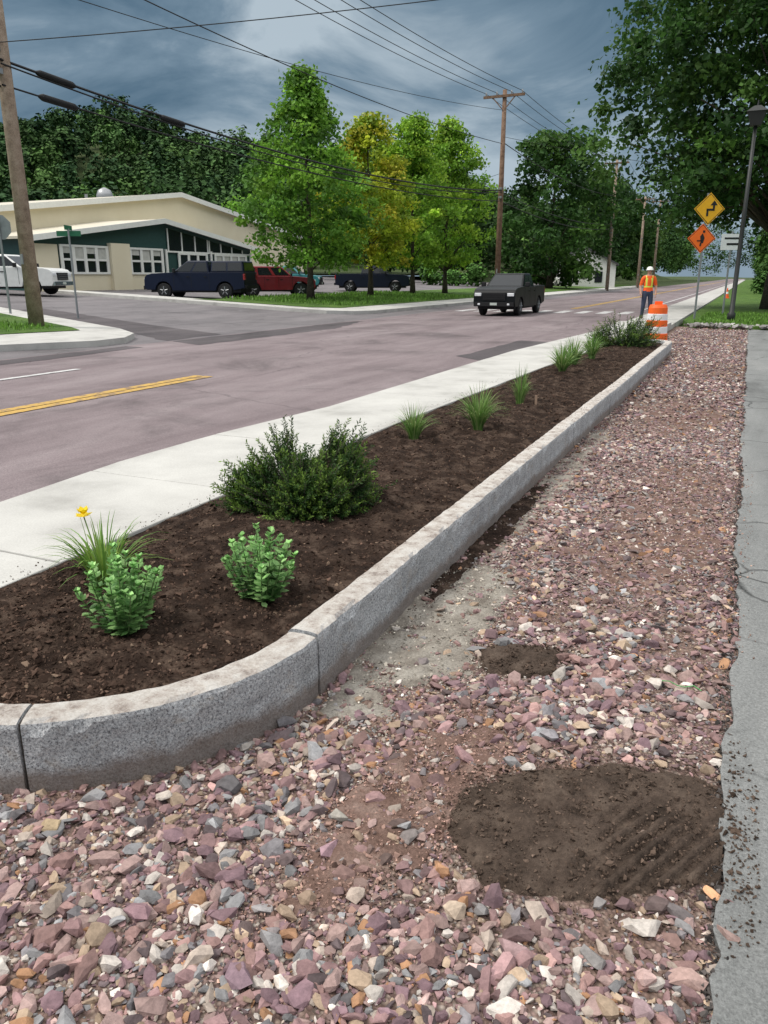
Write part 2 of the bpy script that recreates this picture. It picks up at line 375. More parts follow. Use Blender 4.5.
joints=[j for j in joints if j<S[-1]-.3]+[S[-1]]
cb=MB(); TW=.14
for a,b in zip(joints[:-1],joints[1:]):
    n=max(4,int((b-a)/.03)); ss=np.linspace(a+.006,b-.006,n)
    dzb=random.uniform(-.006,.006); dxb=random.uniform(-.007,.007)
    prof=[(0,-.1),(0,.04),(.0,.09),(.001,.13),(.0,.17),(.0,.21),(.001,.243),(.006,.256),(.03,.261),(.06,.262),(.10,.261),(TW-.012,.257),(TW,.243),(TW,.1),(TW,-.1)]
    V=[]
    for s in ss:
        x,y,nx_,ny_=pat(s)
        for j,(o,z) in enumerate(prof):
            oo=o+dxb+(vn(s*22+.3,z*45)-.5)*.009+(vn(s*2.1,1.7)-.5)*.006; zz=z+(dzb+(vn(s*16,o*60+5)-.5)*.005 if z>.2 else 0)
            if .23<z<.258 and vn(s*14,3.3)>.72: oo+=.009; zz-=.006
            V.append((x+nx_*oo,y+ny_*oo,zz))
    m=len(prof); F=[]
    for i in range(n-1):
        for j in range(m-1): F.append((i*m+j,(i+1)*m+j,(i+1)*m+j+1,i*m+j+1))
    F.append(tuple(range(m))); F.append(tuple((n-1)*m+j for j in range(m))[::-1])
    cb.add(V,F)
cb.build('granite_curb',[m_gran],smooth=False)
mo=MB()
for j in joints[1:-1]:
    x,y,nx_,ny_=pat(j); tx,ty=ny_,-nx_
    q=[(x+nx_*o+tx*e,y+ny_*o+ty*e) for o,e in ((.012,-.008),(TW-.01,-.008),(TW-.01,.008),(.012,.008))]
    mo.prism(q,'z',-.1,.245)
mo.build('curb_mortar',[surf('mortar',[(.3,(.07,.06,.05)),(.7,(.16,.14,.12))],20)])

# ---------------- planting bed soil ----------------
plants_xy=[(-2.35,3.96,.40),(-2.15,2.16,.2),(-1.84,2.70,.2),(-2.61,2.54,.2),(-2.57,6.28,.2),(-2.16,6.87,.22),(-2.22,8.6,.2),(-2.36,11.67,.2),(-2.3,12.7,.2),(-2.26,16.9,.4)]
def bedR(y):
    y=np.asarray(y,float); R=1.05-TW+.01; Rf=.7-TW+.01
    a=-2.42+np.sqrt(np.clip(R*R-np.clip(2.38-y,0,None)**2,0,None)); b=-2.07+np.sqrt(np.clip(Rf*Rf-np.clip(y-17.9,0,None)**2,0,None))
    return np.where(y<2.38,a,np.where(y>17.9,b,-1.37-TW+.01))
def bedL(y): return np.interp(y,[p[0] for p in SR],[p[1] for p in SR])-.0
def soilz(X,Y):
    r=bedR(Y); l=bedL(Y); u=np.clip((X-l)/(r-l+1e-6),0,1)
    z=.205+.035*np.sin(np.pi*u)
    z=z+.045*(fbm(X*3,Y*3,3)-.5)+.065*(fbm(X*11,Y*11,4,3)-.5)*np.clip(8*np.minimum(u,1-u),0.25,1)
    for px,py,pr in plants_xy:
        d=np.hypot(X-px,Y-py)/pr; z=z-.03*np.exp(-(d/.8)**4)+.022*np.exp(-((d-1.35)/.3)**2)
    return np.where((u<.02),np.minimum(z,.215),z)
yy=np.concatenate([np.arange(1.47,7,.018),np.arange(7,18.46,.04)])
gridmesh('planting_bed_soil',np.linspace(0,1,90),yy,soilz,m_soil,True,xf=lambda U,Y:bedL(Y)+U*(bedR(Y)-bedL(Y)))
clv=stone_variants(14,9,5)
n=36000; r=np.random.default_rng(11)
Y=1.5+16.9*r.random(n)**1.9; X=bedL(Y)+.02+(bedR(Y)-bedL(Y)-.04)*r.random(n)
s=np.exp(r.normal(math.log(.0065),.5,n)).clip(.003,.026); Z=soilz(X,Y)+s*.1
base=np.array([[.06,.038,.028]])*np.exp(r.normal(0,.45,(n,1)))
pl=r.random(n)<.03; base[pl]=[.20,.14,.10]
scatter('soil_clods',clv,np.stack([X,Y,Z],-1),rot_z_tilt(n,.6,r),np.stack([s,s,s],-1),base,m_clod)
# stray crumbs kicked onto the walk and curb top
n=900; Y=1.6+10*r.random(n)**1.5; on=r.random(n)<.5
X=np.where(on,-3.0-np.abs(r.normal(0,.05,n)),-1.37-TW+.02+.1*r.random(n)); k=(Y>2.4)|on; X=X[k];Y=Y[k];on=on[k];n=len(X); s=r.uniform(.002,.006,n)
scatter('soil_crumbs',clv,np.stack([X,Y,np.where(on,.224,.262)],-1),rot_z_tilt(n,.6,r),np.stack([s,s,s],-1),np.tile([[.07,.045,.033]],(n,1)),m_clod)

# ---------------- gravel ----------------
def gravz(X,Y): return .0+.030*(fbm(X*1.3,Y*1.3,3,2)-.5)+.014*(fbm(X*9,Y*9,3,5)-.5)
gridmesh('gravel_ground',np.arange(-5.0,.2,.05),np.concatenate([np.arange(-3,9,.05),np.arange(9,28.1,.15)]),gravz,m_grav)
svn=stone_variants(36,17,1,(.45,.8)); sv=stone_variants(30,11,2,(.45,.8))
r=np.random.default_rng(21)
def blob(X,Y,cx,cy,rx,ry,rot,p=2.0,am=.5,fs=5,sd=8):
    a=math.radians(rot); dx=X-cx; dy=Y-cy
    u=np.abs(dx*math.cos(a)+dy*math.sin(a))/rx; v=np.abs(-dx*math.sin(a)+dy*math.cos(a))/ry
    return (u**p+v**p)**(1/p)+am*(fbm(X*fs,Y*fs,4,sd)-.5)
patchd=lambda X,Y: blob(X,Y,-.215,2.03,.48,.31,26,3.2,.55,6,8)
patch2=lambda X,Y: blob(X,Y,-.68,2.98,.17,.16,0,2,1.1,8,9)
sandd=lambda X,Y: blob(X,Y,-1.13,3.25,.27,.90,0,2.4,.9,3.5,12)
sand2=lambda X,Y: blob(X,Y,-1.24,6.4,.12,2.6,0,2.4,1.1,2.5,14)
wetd=lambda X,Y: blob(X,Y,-1.31,4.7,.09,1.15,0,2.2,1.3,5,15)
dustd=lambda X,Y: blob(X,Y,-.80,1.95,.24,.60,-12,2,1.1,4,17)
dust2=lambda X,Y: blob(X,Y,-.35,5.4,.50,1.6,0,2,1.2,2,19)
dust3=lambda X,Y: blob(X,Y,-.55,9.8,.5,1.6,0,2,1.2,2,20)
pal=np.array([[.33,.205,.205],[.235,.15,.17],[.43,.30,.275],[.46,.345,.245],[.68,.62,.56],[.44,.24,.13],[.30,.30,.305],[.13,.10,.105],[.38,.235,.215],[.54,.45,.38],[.21,.20,.21]])
pw=np.array([.20,.15,.13,.08,.085,.03,.08,.07,.10,.07,.05]); pw/=pw.sum()
def stones(n,xr,yr,smu,ssig,smin,smax,yexp=1.0,small=False):
    X=xr[0]+(xr[1]-xr[0])*r.random(n); Y=yr[0]+(yr[1]-yr[0])*r.random(n)**yexp
    k=~((X<-1.36)&(Y>1.34)&~((X>-2.42)&(Y<2.38)&(np.hypot(X+2.42,Y-2.38)>1.06)))
    k&=(X>-3.0)|(Y<1.2)
    k|=(Y>18.8)&(X>-2.1)
    k&=patchd(X,Y)>.93+.2*r.random(n); k&=patch2(X,Y)>.8+.4*r.random(n)
    s=np.exp(r.normal(math.log(smu),ssig,n)).clip(smin,smax)
    def q_(d,a,e=.5): return a*np.clip((1.25-d)/e,0,1)
    dn=np.clip((fbm(X*1.7,Y*1.1,4,6)-.46)*6,0,1)*np.clip((Y-1.9)/1.5,.12,1)*.66
    q=np.maximum.reduce([q_(sandd(X,Y),.95),q_(sand2(X,Y),.85),q_(wetd(X,Y),.85),q_(dustd(X,Y),.78),q_(dust2(X,Y),.75),q_(dust3(X,Y),.7),dn])
    q=np.where(patchd(X,Y)<1.5,np.maximum(q,.5),q)
    if small: q=q*.4
    k&=(r.random(n)>q)
    X,Y,s,du=X[k],Y[k],s[k],q[k]; n=len(X)
    ci=r.choice(len(pal),n,p=pw); col=pal[ci]*np.exp(r.normal(-.04,.24,(n,1)))
    dirt=np.array([[.24,.16,.125]]); f=(.05+.55*du*r.random(n))[:,None]; col=col*(1-f)+dirt*f
    pos=np.stack([X,Y,gravz(X,Y)+s*.25],-1)
    sc=np.stack([s*r.uniform(.9,1.4,n),s*r.uniform(.75,1.1,n),s*r.uniform(.6,1.0,n)],-1)
    return pos,rot_z_tilt(n,.35,r),sc,col
def cat(parts): return [np.concatenate([p[i] for p in parts]) for i in range(4)]
A=cat([stones(15000,(-3.2,.15),(.3,3.6),.019,.40,.009,.046),stones(18000,(-3.2,.15),(.3,3.6),.0115,.28,.006,.02)])
scatter('gravel_stones',svn,A[0],A[1],A[2],A[3],m_stone,rng=r)
A=cat([stones(42000,(-3.2,.15),(.3,4.2),.0066,.3,.0035,.012,1,True),
       stones(24000,(-1.37,.15),(3.6,9.5),.0155,.38,.006,.036),
       stones(26000,(-1.37,.14),(4.2,9),.0085,.25,.005,.014,1,True),
       stones(24000,(-1.9,.13),(9.5,27.5),.023,.32,.01,.045,1.15)])
scatter('gravel_stones',sv,A[0],A[1],A[2],A[3],m_stone,rng=r)
big=[(-.05,1.70,.05,(.66,.60,.54)),(.06,1.58,.05,(.50,.34,.30)),(-.33,1.50,.045,(.42,.28,.28)),(-1.72,1.35,.04,(.5,.38,.24)),(-.95,1.75,.035,(.42,.39,.34)),(-1.25,1.2,.045,(.34,.21,.23)),(-.62,2.5,.03,(.48,.37,.25)),(-.02,1.45,.035,(.38,.27,.28)),(-.75,1.35,.04,(.42,.29,.26)),(-1.5,1.6,.035,(.6,.53,.46)),(-.9,1.15,.045,(.28,.19,.22)),(-.5,1.55,.04,(.54,.43,.33)),(-.15,1.55,.036,(.30,.28,.27))]
n=len(big); pos=np.array([(b[0],b[1],.02) for b in big]); s=np.array([b[2] for b in big])
scatter('cobble_stones',svn,pos,rot_z_tilt(n,.15,r),np.stack([s*1.1,s*.9,s*.75],-1),np.array([b[3] for b in big]),m_stone,rng=r)
# dark crumbs along the broken asphalt edge
n=3500; Y=1.2+20*r.random(n)**1.8; X=.12+r.normal(0,.018,n); s=np.exp(r.normal(math.log(.006),.4,n)).clip(.003,.014)
scatter('asphalt_crumbs',clv,np.stack([X,Y,np.full(n,.016)+s*.3],-1),rot_z_tilt(n,.5,r),np.stack([s,s,s],-1),np.array([[.07,.062,.058]])*np.exp(r.normal(0,.4,(n,1))),m_clod)
def spill(name,cx,cy,rx,ry,rotd,df,h,cn,mat,ccol,track=False,N=110,thr=1.15,ed=.35,csz=.0045,xmin=-9,xmax=.125):
    us=np.linspace(-1.6,1.6,N); U,Vv=np.meshgrid(us,us); a=math.radians(rotd)
    X=cx+U*rx*math.cos(a)-Vv*ry*math.sin(a); Y=cy+U*rx*math.sin(a)+Vv*ry*math.cos(a); d=df(X,Y)
    X=np.clip(X,xmin,xmax)
    k=np.clip((thr-d)/ed,0,1); k=k*k*(3-2*k); tr=0
    if track:
        ph=(X*.9-Y*.44); tr=.009*np.sign(np.sin(ph*2*math.pi/.045))*np.abs(np.sin(ph*2*math.pi/.045))**.6*np.clip((X+.26)*7,0,1)*np.clip((2.3-Y)*5,0,1)*(.5+vn(X*9,Y*9))
    Z=gravz(X,Y)-.03+k*(.03+h+.013*(fbm(X*18,Y*18,4,7)-.5)*2+tr)
    V=np.stack([X,Y,Z],-1).reshape(-1,3); i=(np.arange(N-1)[:,None]*N+np.arange(N-1)[None]).ravel()
    npmesh(name,V,np.stack([i,i+1,i+N+1,i+N],-1),mat,None,None,True)
    r2=np.random.default_rng(int(rx*1000)); p=r2.uniform(-1.4,1.4,(cn,2)); X=cx+p[:,0]*rx*math.cos(a)-p[:,1]*ry*math.sin(a); Y=cy+p[:,0]*rx*math.sin(a)+p[:,1]*ry*math.cos(a)
    kk=(df(X,Y)<1.0+.8*r2.random(cn)**1.6)&(X>xmin+.01)&(X<.22); X=X[kk];Y=Y[kk]; n=len(X); d=df(X,Y); s=np.exp(r2.normal(math.log(csz),.45,n)).clip(.002,.014)
    Z=np.where(X>.13,.025,gravz(X,Y)+np.clip((thr-d)/ed,0,1)*h)+s*.3
    scatter(name+'_crumbs',clv,np.stack([X,Y,Z],-1),rot_z_tilt(n,.6,r2),np.stack([s,s,s],-1),np.array([ccol])*np.exp(r2.normal(0,.35,(n,1))),m_clod,rng=r2)
m_spill=surf('spilled_soil',[(.3,(.05,.037,.029)),(.5,(.088,.064,.050)),(.7,(.14,.105,.082))],9,1,(60,.4),(90,1,.01),.1)
m_sand=surf('stone_dust',[(.3,(.18,.155,.13)),(.5,(.31,.28,.24)),(.7,(.43,.40,.35))],7,1,(80,.4),(110,1,.008),.1)
m_dust=surf('red_dust',[(.3,(.13,.08,.062)),(.5,(.21,.135,.11)),(.7,(.31,.22,.185))],9,1,(90,.45),(110,1,.008),.1)
spill('soil_pile',-.215,2.03,.50,.34,26,patchd,.016,8000,m_spill,[.085,.06,.046],True,220,xmin=-.8)
spill('soil_pile',-.68,2.98,.19,.2,0,patch2,.016,1800,m_spill,[.06,.042,.032])
spill('stone_dust',-1.13,3.25,.28,.95,0,sandd,.006,6000,m_sand,[.33,.30,.255],xmin=-1.38)
spill('stone_dust',-1.24,6.4,.14,2.6,0,sand2,.004,3000,m_sand,[.30,.26,.22],xmin=-1.38)
spill('wet_soil',-1.31,4.7,.10,1.2,0,wetd,.012,2500,m_soil,[.05,.035,.028],xmin=-1.38)
spill('red_dust',-.80,1.95,.26,.66,-12,dustd,.004,9000,m_dust,[.29,.185,.15])
spill('red_dust',-.35,5.4,.5,1.6,0,dust2,.003,6000,m_dust,[.28,.19,.155])
spill('red_dust',-.55,9.8,.5,1.6,0,dust3,.003,3000,m_dust,[.26,.18,.15])

# ---------------- plants ----------------
leaf_v=(np.array([[0,0,0],[.32,.0,.32],[.36,.05,.62],[0,.12,1.0],[-.36,.05,.62],[-.32,0,.32]],float),np.array([[0,1,2],[0,2,3],[0,3,4],[0,4,5]]))
needle_v=(np.array([[0,0,0],[.1,0,.45],[0,.02,1],[-.1,0,.45]],float),np.array([[0,1,2],[0,2,3]]))
quad_v=[(np.array([[-.5,-.35,0],[.5,-.4,.08],[.55,.4,-.06],[-.45,.45,.1]],float),np.array([[0,1,2],[0,2,3]])),
        (np.array([[-.6,0,0],[0,-.45,.12],[.6,0,-.05],[0,.45,.1]],float),np.array([[0,1,2],[0,2,3]]))]
def blades(n,h,spread,wd,rng,loc,cols,droop=.5,rb=.04):
    V=[];F=[];C=[]
    for i in range(n):
        a=rng.uniform(0,2*np.pi); L=h*rng.uniform(.6,1.15); out=spread*rng.uniform(.1,1)**.8; ro=rb*math.sqrt(rng.random())
        d=np.array([math.cos(a),math.sin(a),0]); side=np.array([-d[1],d[0],0]); tw=rng.uniform(-.6,.6)
        side=side*math.cos(tw)+d*math.sin(tw); o=len(V); m=7; c=cols[rng.integers(len(cols))]*np.exp(rng.normal(0,.15))
        for k in range(m):
            t=k/(m-1); p=np.array(loc)+d*(ro+out*t**1.6)+np.array([0,0,L*(t-droop*(out/max(spread,1e-3))*t**3)])
            ww=wd*(1-t**2.2)*.5+.0004
            V.append(p-side*ww);V.append(p+side*ww);C.append(c);C.append(c)
        for k in range(m-1): F.append((o+2*k,o+2*k+1,o+2*k+3,o+2*k+2))
    return np.array(V),np.array(F),np.array(C)
def grass_plant(name,x,y,h,n,seed,spread=.22,wd=.007):
    rng=np.random.default_rng(seed); z=float(soilz(np.array(x),np.array(y)))-.01
    cols=np.array([[.15,.29,.06],[.10,.21,.045],[.22,.36,.10],[.26,.33,.12]])
    V,F,C=blades(n,h,spread,wd,rng,(x,y,z),cols)
    npmesh(name,V,F,m_leaf,C,None,True)
grass_plant('ornamental_grass',-2.57,6.28,.38,170,1,.26)
grass_plant('ornamental_grass',-2.16,6.87,.48,260,2,.32)
grass_plant('ornamental_grass',-2.22,8.6,.48,130,3,.18)
grass_plant('ornamental_grass',-2.36,11.5,.50,190,4,.38,.013)
grass_plant('ornamental_grass',-2.42,12.6,.54,210,5,.40,.013)
grass_plant('ornamental_grass',-2.3,13.6,.52,170,6,.36,.013)
def stems_leaves(name,x,y,h,rad,nst,seed,lw,cols,step=.016,per=3):
    rng=np.random.default_rng(seed); z=float(soilz(np.array(x),np.array(y)))-.01
    e=empty(name,(x,y,z)); mb=MB(); P_=[];D_=[];S_=[];T_=[]
    for i in range(nst):
        a=rng.uniform(0,2*np.pi); q=math.sqrt(rng.random()); o=q*rad; L=h*(1-.35*q*q)*rng.uniform(.72,1.06)
        pts=[np.array([math.cos(a)*o*(.3+.7*t**.8),math.sin(a)*o*(.3+.7*t**.8),L*t]) for t in np.linspace(0,1,6)]
        mb.tube(pts,[.004*(1-.5*k/5) for k in range(6)],5)
        tt=.12
        while tt<1.0:
            p=np.array([np.interp(tt,np.linspace(0,1,6),[q_[j] for q_ in pts]) for j in range(3)])
            for k in range(per):
                b=rng.uniform(0,2*np.pi); up=.25+.9*tt**2
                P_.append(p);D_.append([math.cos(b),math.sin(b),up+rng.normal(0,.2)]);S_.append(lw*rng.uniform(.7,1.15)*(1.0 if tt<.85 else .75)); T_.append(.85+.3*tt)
            tt+=step/L
        for k in range(8):
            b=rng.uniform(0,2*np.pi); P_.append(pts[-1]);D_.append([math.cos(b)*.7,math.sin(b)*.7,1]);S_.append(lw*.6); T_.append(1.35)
    mb.build('stems',[plain('stem_'+name,(.10,.16,.05),.7)],e,True)
    P_=np.array(P_);D_=np.array(D_);S_=np.array(S_);n=len(P_)
    d=D_/np.linalg.norm(D_,axis=1,keepdims=True); up=np.array([[0,0,1.]]); a=np.cross(d,up); a/=np.linalg.norm(a,axis=1,keepdims=True); b=np.cross(d,a)
    R=np.stack([a,b,d],-1); ci=rng.integers(0,len(cols),n)
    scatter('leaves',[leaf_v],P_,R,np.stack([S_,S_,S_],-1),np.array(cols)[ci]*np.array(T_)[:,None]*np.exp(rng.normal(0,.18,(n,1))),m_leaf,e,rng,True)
scol=[(.18,.35,.11),(.25,.45,.15),(.13,.28,.08),(.32,.52,.20)]
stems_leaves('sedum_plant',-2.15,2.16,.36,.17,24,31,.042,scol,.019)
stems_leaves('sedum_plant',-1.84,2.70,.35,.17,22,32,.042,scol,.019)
rng=np.random.default_rng(8); lx,ly=-2.61,2.54; lz=float(soilz(np.array(lx),np.array(ly)))-.01
dl=empty('daylily_plant',(lx,ly,lz))
V,F,C=blades(120,.38,.30,.010,rng,(0,0,0),np.array([[.16,.30,.05],[.24,.37,.07],[.11,.22,.04]]),.55,.06); npmesh('leaves',V,F,m_leaf,C,dl,True)
mb=MB(); top=Vector((-.055,-.03,.345)); mb.tube([(0,0,0),(-.03,-.015,.2),tuple(top)],[.004,.0035,.003],6)
mb.build('flower_stem',[plain('flower_stem',(.16,.26,.06),.6)],dl,True)
P_=[];D_=[]
for k in range(12):
    a=k*math.pi/6; P_.append(top+Vector((0,0,.012*(k%2))));D_.append((math.cos(a),math.sin(a)-.2,1.5 if k%2 else .5))
P_=np.array(P_,float);D_=np.array(D_,float); S_=np.full((12,3),.044)
d=D_/np.linalg.norm(D_,axis=1,keepdims=True);a=np.cross(d,[[0,0,1.]]);a/=np.linalg.norm(a,axis=1,keepdims=True)
scatter('flower_petals',[leaf_v],P_,np.stack([a,np.cross(d,a),d],-1),S_,np.tile([[.90,.70,.02]],(12,1)),m_leaf,dl,rng,True)
def yew(name,x,y,h,rad,nsh,seed,nl,nsc=1.0):
    rng=np.random.default_rng(seed); z=float(soilz(np.array(x),np.array(y)))-.01; e=empty(name,(x,y,z)); mb=MB(); P_=[];D_=[];C_=[]
    lob=[(-.66,.0,.27,.70),(-.30,.30,.32,.98),(.10,-.2,.32,.80),(.50,.25,.31,1.0),(.74,-.05,.22,.86),(.0,-.45,.26,.55),(-.80,-.15,.16,.50),(.35,-.4,.24,.58)]
    c_,s_=math.cos(.43),math.sin(.43)
    for i in range(nsh):
        lx,ly,lr,lh=lob[rng.integers(len(lob))]; lx,ly=(lx*c_-ly*s_)*rad,(lx*s_+ly*c_)*rad
        a=rng.uniform(0,2*np.pi); ph=rng.random()**.75; q=lr*rad*1.45*math.sqrt(max(0,1-ph**2.2))*rng.uniform(.4,1.1)
        E=np.array([lx+math.cos(a)*q,ly+math.sin(a)*q,max(.05,h*lh*ph*rng.uniform(.8,1.0))])
        mid=np.array([lx*.45,ly*.45,E[2]*.35])+rng.normal(0,.02,3)
        dirn=(E-mid); dirn/=np.linalg.norm(dirn); dirn=dirn+np.array([0,0,.35])+rng.normal(0,.15,3); dirn/=np.linalg.norm(dirn)
        lead=rng.random()<.12; L=(rng.uniform(.12,.20) if lead else rng.uniform(.05,.11))*nsc; tip=rng.random()<.5
        tipP=E+dirn*L
        if i%4==0 or lead: mb.tube([(lx*.12,ly*.12,0),tuple(mid),tuple(E),tuple(tipP)],[.008,.004,.0022,.001],5)
        m_=int(nl*(1.5 if lead else 1))
        for t in np.linspace(-.7 if not lead else -.3,1,m_):
            p=E+dirn*L*t; rr=rng.normal(size=3); rr-=rr.dot(dirn)*dirn; rr/=np.linalg.norm(rr)
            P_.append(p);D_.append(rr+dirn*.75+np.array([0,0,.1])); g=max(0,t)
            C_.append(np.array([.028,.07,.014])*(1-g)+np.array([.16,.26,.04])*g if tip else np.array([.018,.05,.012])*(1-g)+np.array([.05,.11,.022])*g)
    mb.build('branches',[m_bark],e,True)
    P_=np.array(P_);D_=np.array(D_);C_=np.array(C_)*np.exp(rng.normal(0,.2,(len(P_),1))); n=len(P_); s=.024*nsc*rng.uniform(.7,1.2,n)
    scatter('needles',[needle_v],P_,basis(D_,rng),np.stack([s*1.6,s,s],-1),C_,m_leaf,e,rng)
yew('yew_shrub',-2.36,3.96,.45,.40,1500,5,32)
yew('yew_shrub',-2.2,16.7,.55,.62,700,6,22,1.5)
mb=MB(); mb.box((-1.99,8.35,.2),(-1.965,8.36,.36)); mb.build('plant_stake',[plain('stake_wood',(.30,.20,.14),.8)])
mb=MB(); mb.tube([(.02-.03*i,2.98+.01*math.sin(i*1.3)+.005*i,.035+.008*math.sin(i*2)) for i in range(6)],[.002]*6,5); mb.build('green_string',[plain('green_plastic',(.08,.35,.10),.5)])

# ---------------- trees ----------------
def tree(name,x,y,z,h,cb,R,prof,ncl,nlf,ls,cols,seed,tr,sig=.35,lean=0,limbs=26):
    rng=np.random.default_rng(seed); e=empty(name,(x,y,z)); mb=MB()
    tp=[]; n=10
    for i in range(n):
        t=i/(n-1); tp.append((math.sin(t*3+seed)*.12*t*h/10+lean*t,math.cos(t*2.4+seed)*.1*t*h/10,h*.93*t))
    mb.tube(tp,[tr*(1-.9*(i/(n-1))**.8)*(1.35 if i==0 else 1)+.012 for i in range(n)],10)
    def trunk(zz): 
        t=min(max(zz/(h*.93),0),1); return np.array([np.interp(t,np.linspace(0,1,n),[p[k] for p in tp]) for k in range(3)])
    cen=[]
    for i in range(ncl):
        t=rng.random()**1.0; a=rng.uniform(0,2*np.pi); rr=R*prof(t)*(1+.16*math.sin(3*a+seed+5*t)+rng.normal(0,.07))
        q=rng.random()**.42*rr; zz=cb+(h-cb)*t
        b=trunk(zz); cen.append((b[0]+math.cos(a)*q,b[1]+math.sin(a)*q,zz+rng.normal(0,.15)))
    cen=np.array(cen)
    idx=rng.choice(ncl,min(limbs,ncl),replace=False)
    for i in idx:
        c=cen[i]; d=math.hypot(c[0],c[1]); st=trunk(max(c[2]-d*.8,cb*.75)); m=(st+c)/2+np.array([0,0,.12*d])
        r0=tr*.33*(1-.7*c[2]/h); mb.tube([tuple(st),tuple(m),tuple(c)],[r0,r0*.6,r0*.2],6)
    mb.build('trunk',[m_bark],e,True)
    n_=ncl*nlf; ci=np.repeat(np.arange(ncl),nlf); rad=sig*np.exp(rng.normal(0,.25,ncl))
    off=rng.normal(size=(n_,3)); off/=np.linalg.norm(off,axis=1,keepdims=True); off*=(rng.random((n_,1))**.6)*rad[ci][:,None]*np.array([[1.35,1.35,.85]])*1.25
    pos=cen[ci]+off; nd=rng.normal(size=(n_,3))*.8+np.array([[0,0,.7]])+off*.6
    cc=np.array(cols); base=cc[rng.integers(0,len(cc),ncl)]*np.exp(rng.normal(0,.16,(ncl,1)))
    col=base[ci]*np.exp(rng.normal(0,.18,(n_,1))); s=ls*rng.uniform(.6,1.3,n_)
    scatter('crown',quad_v,pos,basis(nd,rng),np.stack([s,s,s],-1),col,m_treeleaf,e,rng)
    return e
cone=lambda t:(.62+.9*t if t<.3 else .95*(1-(t-.3)/.7)**.85+.03)
oval=lambda t: math.sqrt(max(0,1-((t-.42)/.60)**2))
col_=lambda t:(.6+1.3*t if t<.3 else 1.0*(1-(t-.3)/.7)**.55+.03)
G1=[(.16,.33,.04),(.12,.27,.035),(.22,.41,.05),(.09,.20,.03)]
G2=[(.42,.48,.04),(.33,.43,.035),(.50,.48,.05),(.22,.34,.03)]
G3=[(.25,.43,.045),(.19,.36,.04),(.33,.50,.055),(.14,.28,.03)]
tree('street_tree',-20,35,ramp(-20)+.1,10.1,1.9,3.5,cone,260,85,.15,G1,1,.17,.42)
tree('street_tree',-20,42,ramp(-20)+.1,9.3,2.0,3.1,col_,210,85,.155,G2,2,.15,.40)
tree('street_tree',-20,48.4,ramp(-20)+.1,10.4,2.0,2.7,col_,190,80,.165,G3,3,.15,.42)
tree('street_tree',-20,54.5,ramp(-20)+.1,11.0,2.0,3.4,col_,230,80,.175,G3,4,.16,.45)
GD=[(.035,.09,.018),(.05,.12,.025),(.026,.068,.016),(.08,.165,.032)]
tree('maple_tree',1.0,42,.1,18,4.2,7.8,oval,560,125,.20,GD,9,.36,.78,limbs=70)
x,y=W(17.5,85); tree('maple_tree',x,y,ramp(x),14.8,1.2,6.1,oval,200,80,.33,GD,10,.3,.85)
x,y=W(30,118); tree('maple_tree',x,y,ramp(x),15.0,1.2,5.6,oval,140,75,.38,GD,12,.3,.9)
x,y=W(38,134); tree('maple_tree',x,y,ramp(x),15.5,1.2,5.6,oval,130,75,.42,GD,13,.3,.9)
def hillz(a,b):
    return 37*np.exp(-((b-275)/85.)**2)/(1+np.exp((a-25-(b-200)*.1)/22.))*(1+.10*np.sin(a/19.)+.06*np.sin(a/7.3))
xs=np.arange(-330,221,10.); ys=np.arange(115,440,10.)
A_,B_=np.meshgrid(xs,ys); H=hillz(A_,B_)+1.2; X=A_*CT-B_*ST; Y=A_*ST+B_*CT
H=np.where(X>-32,-.4,H)
V=np.stack([X,Y,H],-1).reshape(-1,3); nx=len(xs); i=(np.arange(len(ys)-1)[:,None]*nx+np.arange(nx-1)[None]).ravel()
npmesh('hill',V,np.stack([i,i+1,i+nx+1,i+nx],-1),m_ground,None,None,True)
def belt(name,trees,seed,nlf,ls,cols,ncl=16):
    rng=np.random.default_rng(seed); T=np.array(trees); k=len(T)
    ti=np.repeat(np.arange(k),ncl); m=len(ti); d=rng.normal(size=(m,3)); d/=np.linalg.norm(d,axis=1,keepdims=True); d*=rng.random((m,1))**.33
    hh=T[ti,3]; c=np.stack([T[ti,0]+d[:,0]*T[ti,4]*.8,T[ti,1]+d[:,1]*T[ti,4]*.8,T[ti,2]+hh*.56+d[:,2]*hh*.40],-1)
    li=np.repeat(np.arange(m),nlf); n=len(li); o=rng.normal(size=(n,3)); o/=np.linalg.norm(o,axis=1,keepdims=True)
    R_=T[ti,4][li][:,None]*.42; pos=c[li]+o*R_*rng.random((n,1))**.4
    cc=np.array(cols); tcol=cc[rng.integers(0,len(cc),k)]*np.exp(rng.normal(0,.18,(k,1))); col=tcol[ti[li]]*np.exp(rng.normal(0,.22,(m,1)))[li]*np.exp(rng.normal(0,.15,(n,1)))
    s=ls*rng.uniform(.6,1.3,n); nd=o*.8+np.array([[0,0,.7]])+rng.normal(size=(n,3))*.3
    scatter(name,quad_v,pos,basis(nd,rng),np.stack([s,s,s],-1),col,m_far,None,rng)
rng=np.random.default_rng(77); T=[]
for a in np.arange(-190,75,7.0):
    for b in np.arange(135,290,8.5):
        aa=a+rng.normal(0,2); bb=b+rng.normal(0,2)
        if abs(aa)/bb>.75: continue
        X,Y=W(aa,bb)
        if X>-36: continue
        T.append((X,Y,float(hillz(aa,bb))+.8,rng.uniform(8,13),rng.uniform(3.4,5.4)))
belt('hill_trees',T,5,26,.85,[(.042,.085,.030),(.06,.115,.036),(.034,.072,.028),(.078,.145,.04)],15)
T=[]
for a in np.arange(-62,28,5.5):
    b=118+rng.normal(0,5); X,Y=W(a,b); T.append((X,Y,1.5,rng.uniform(7,11),rng.uniform(4,5.5)))
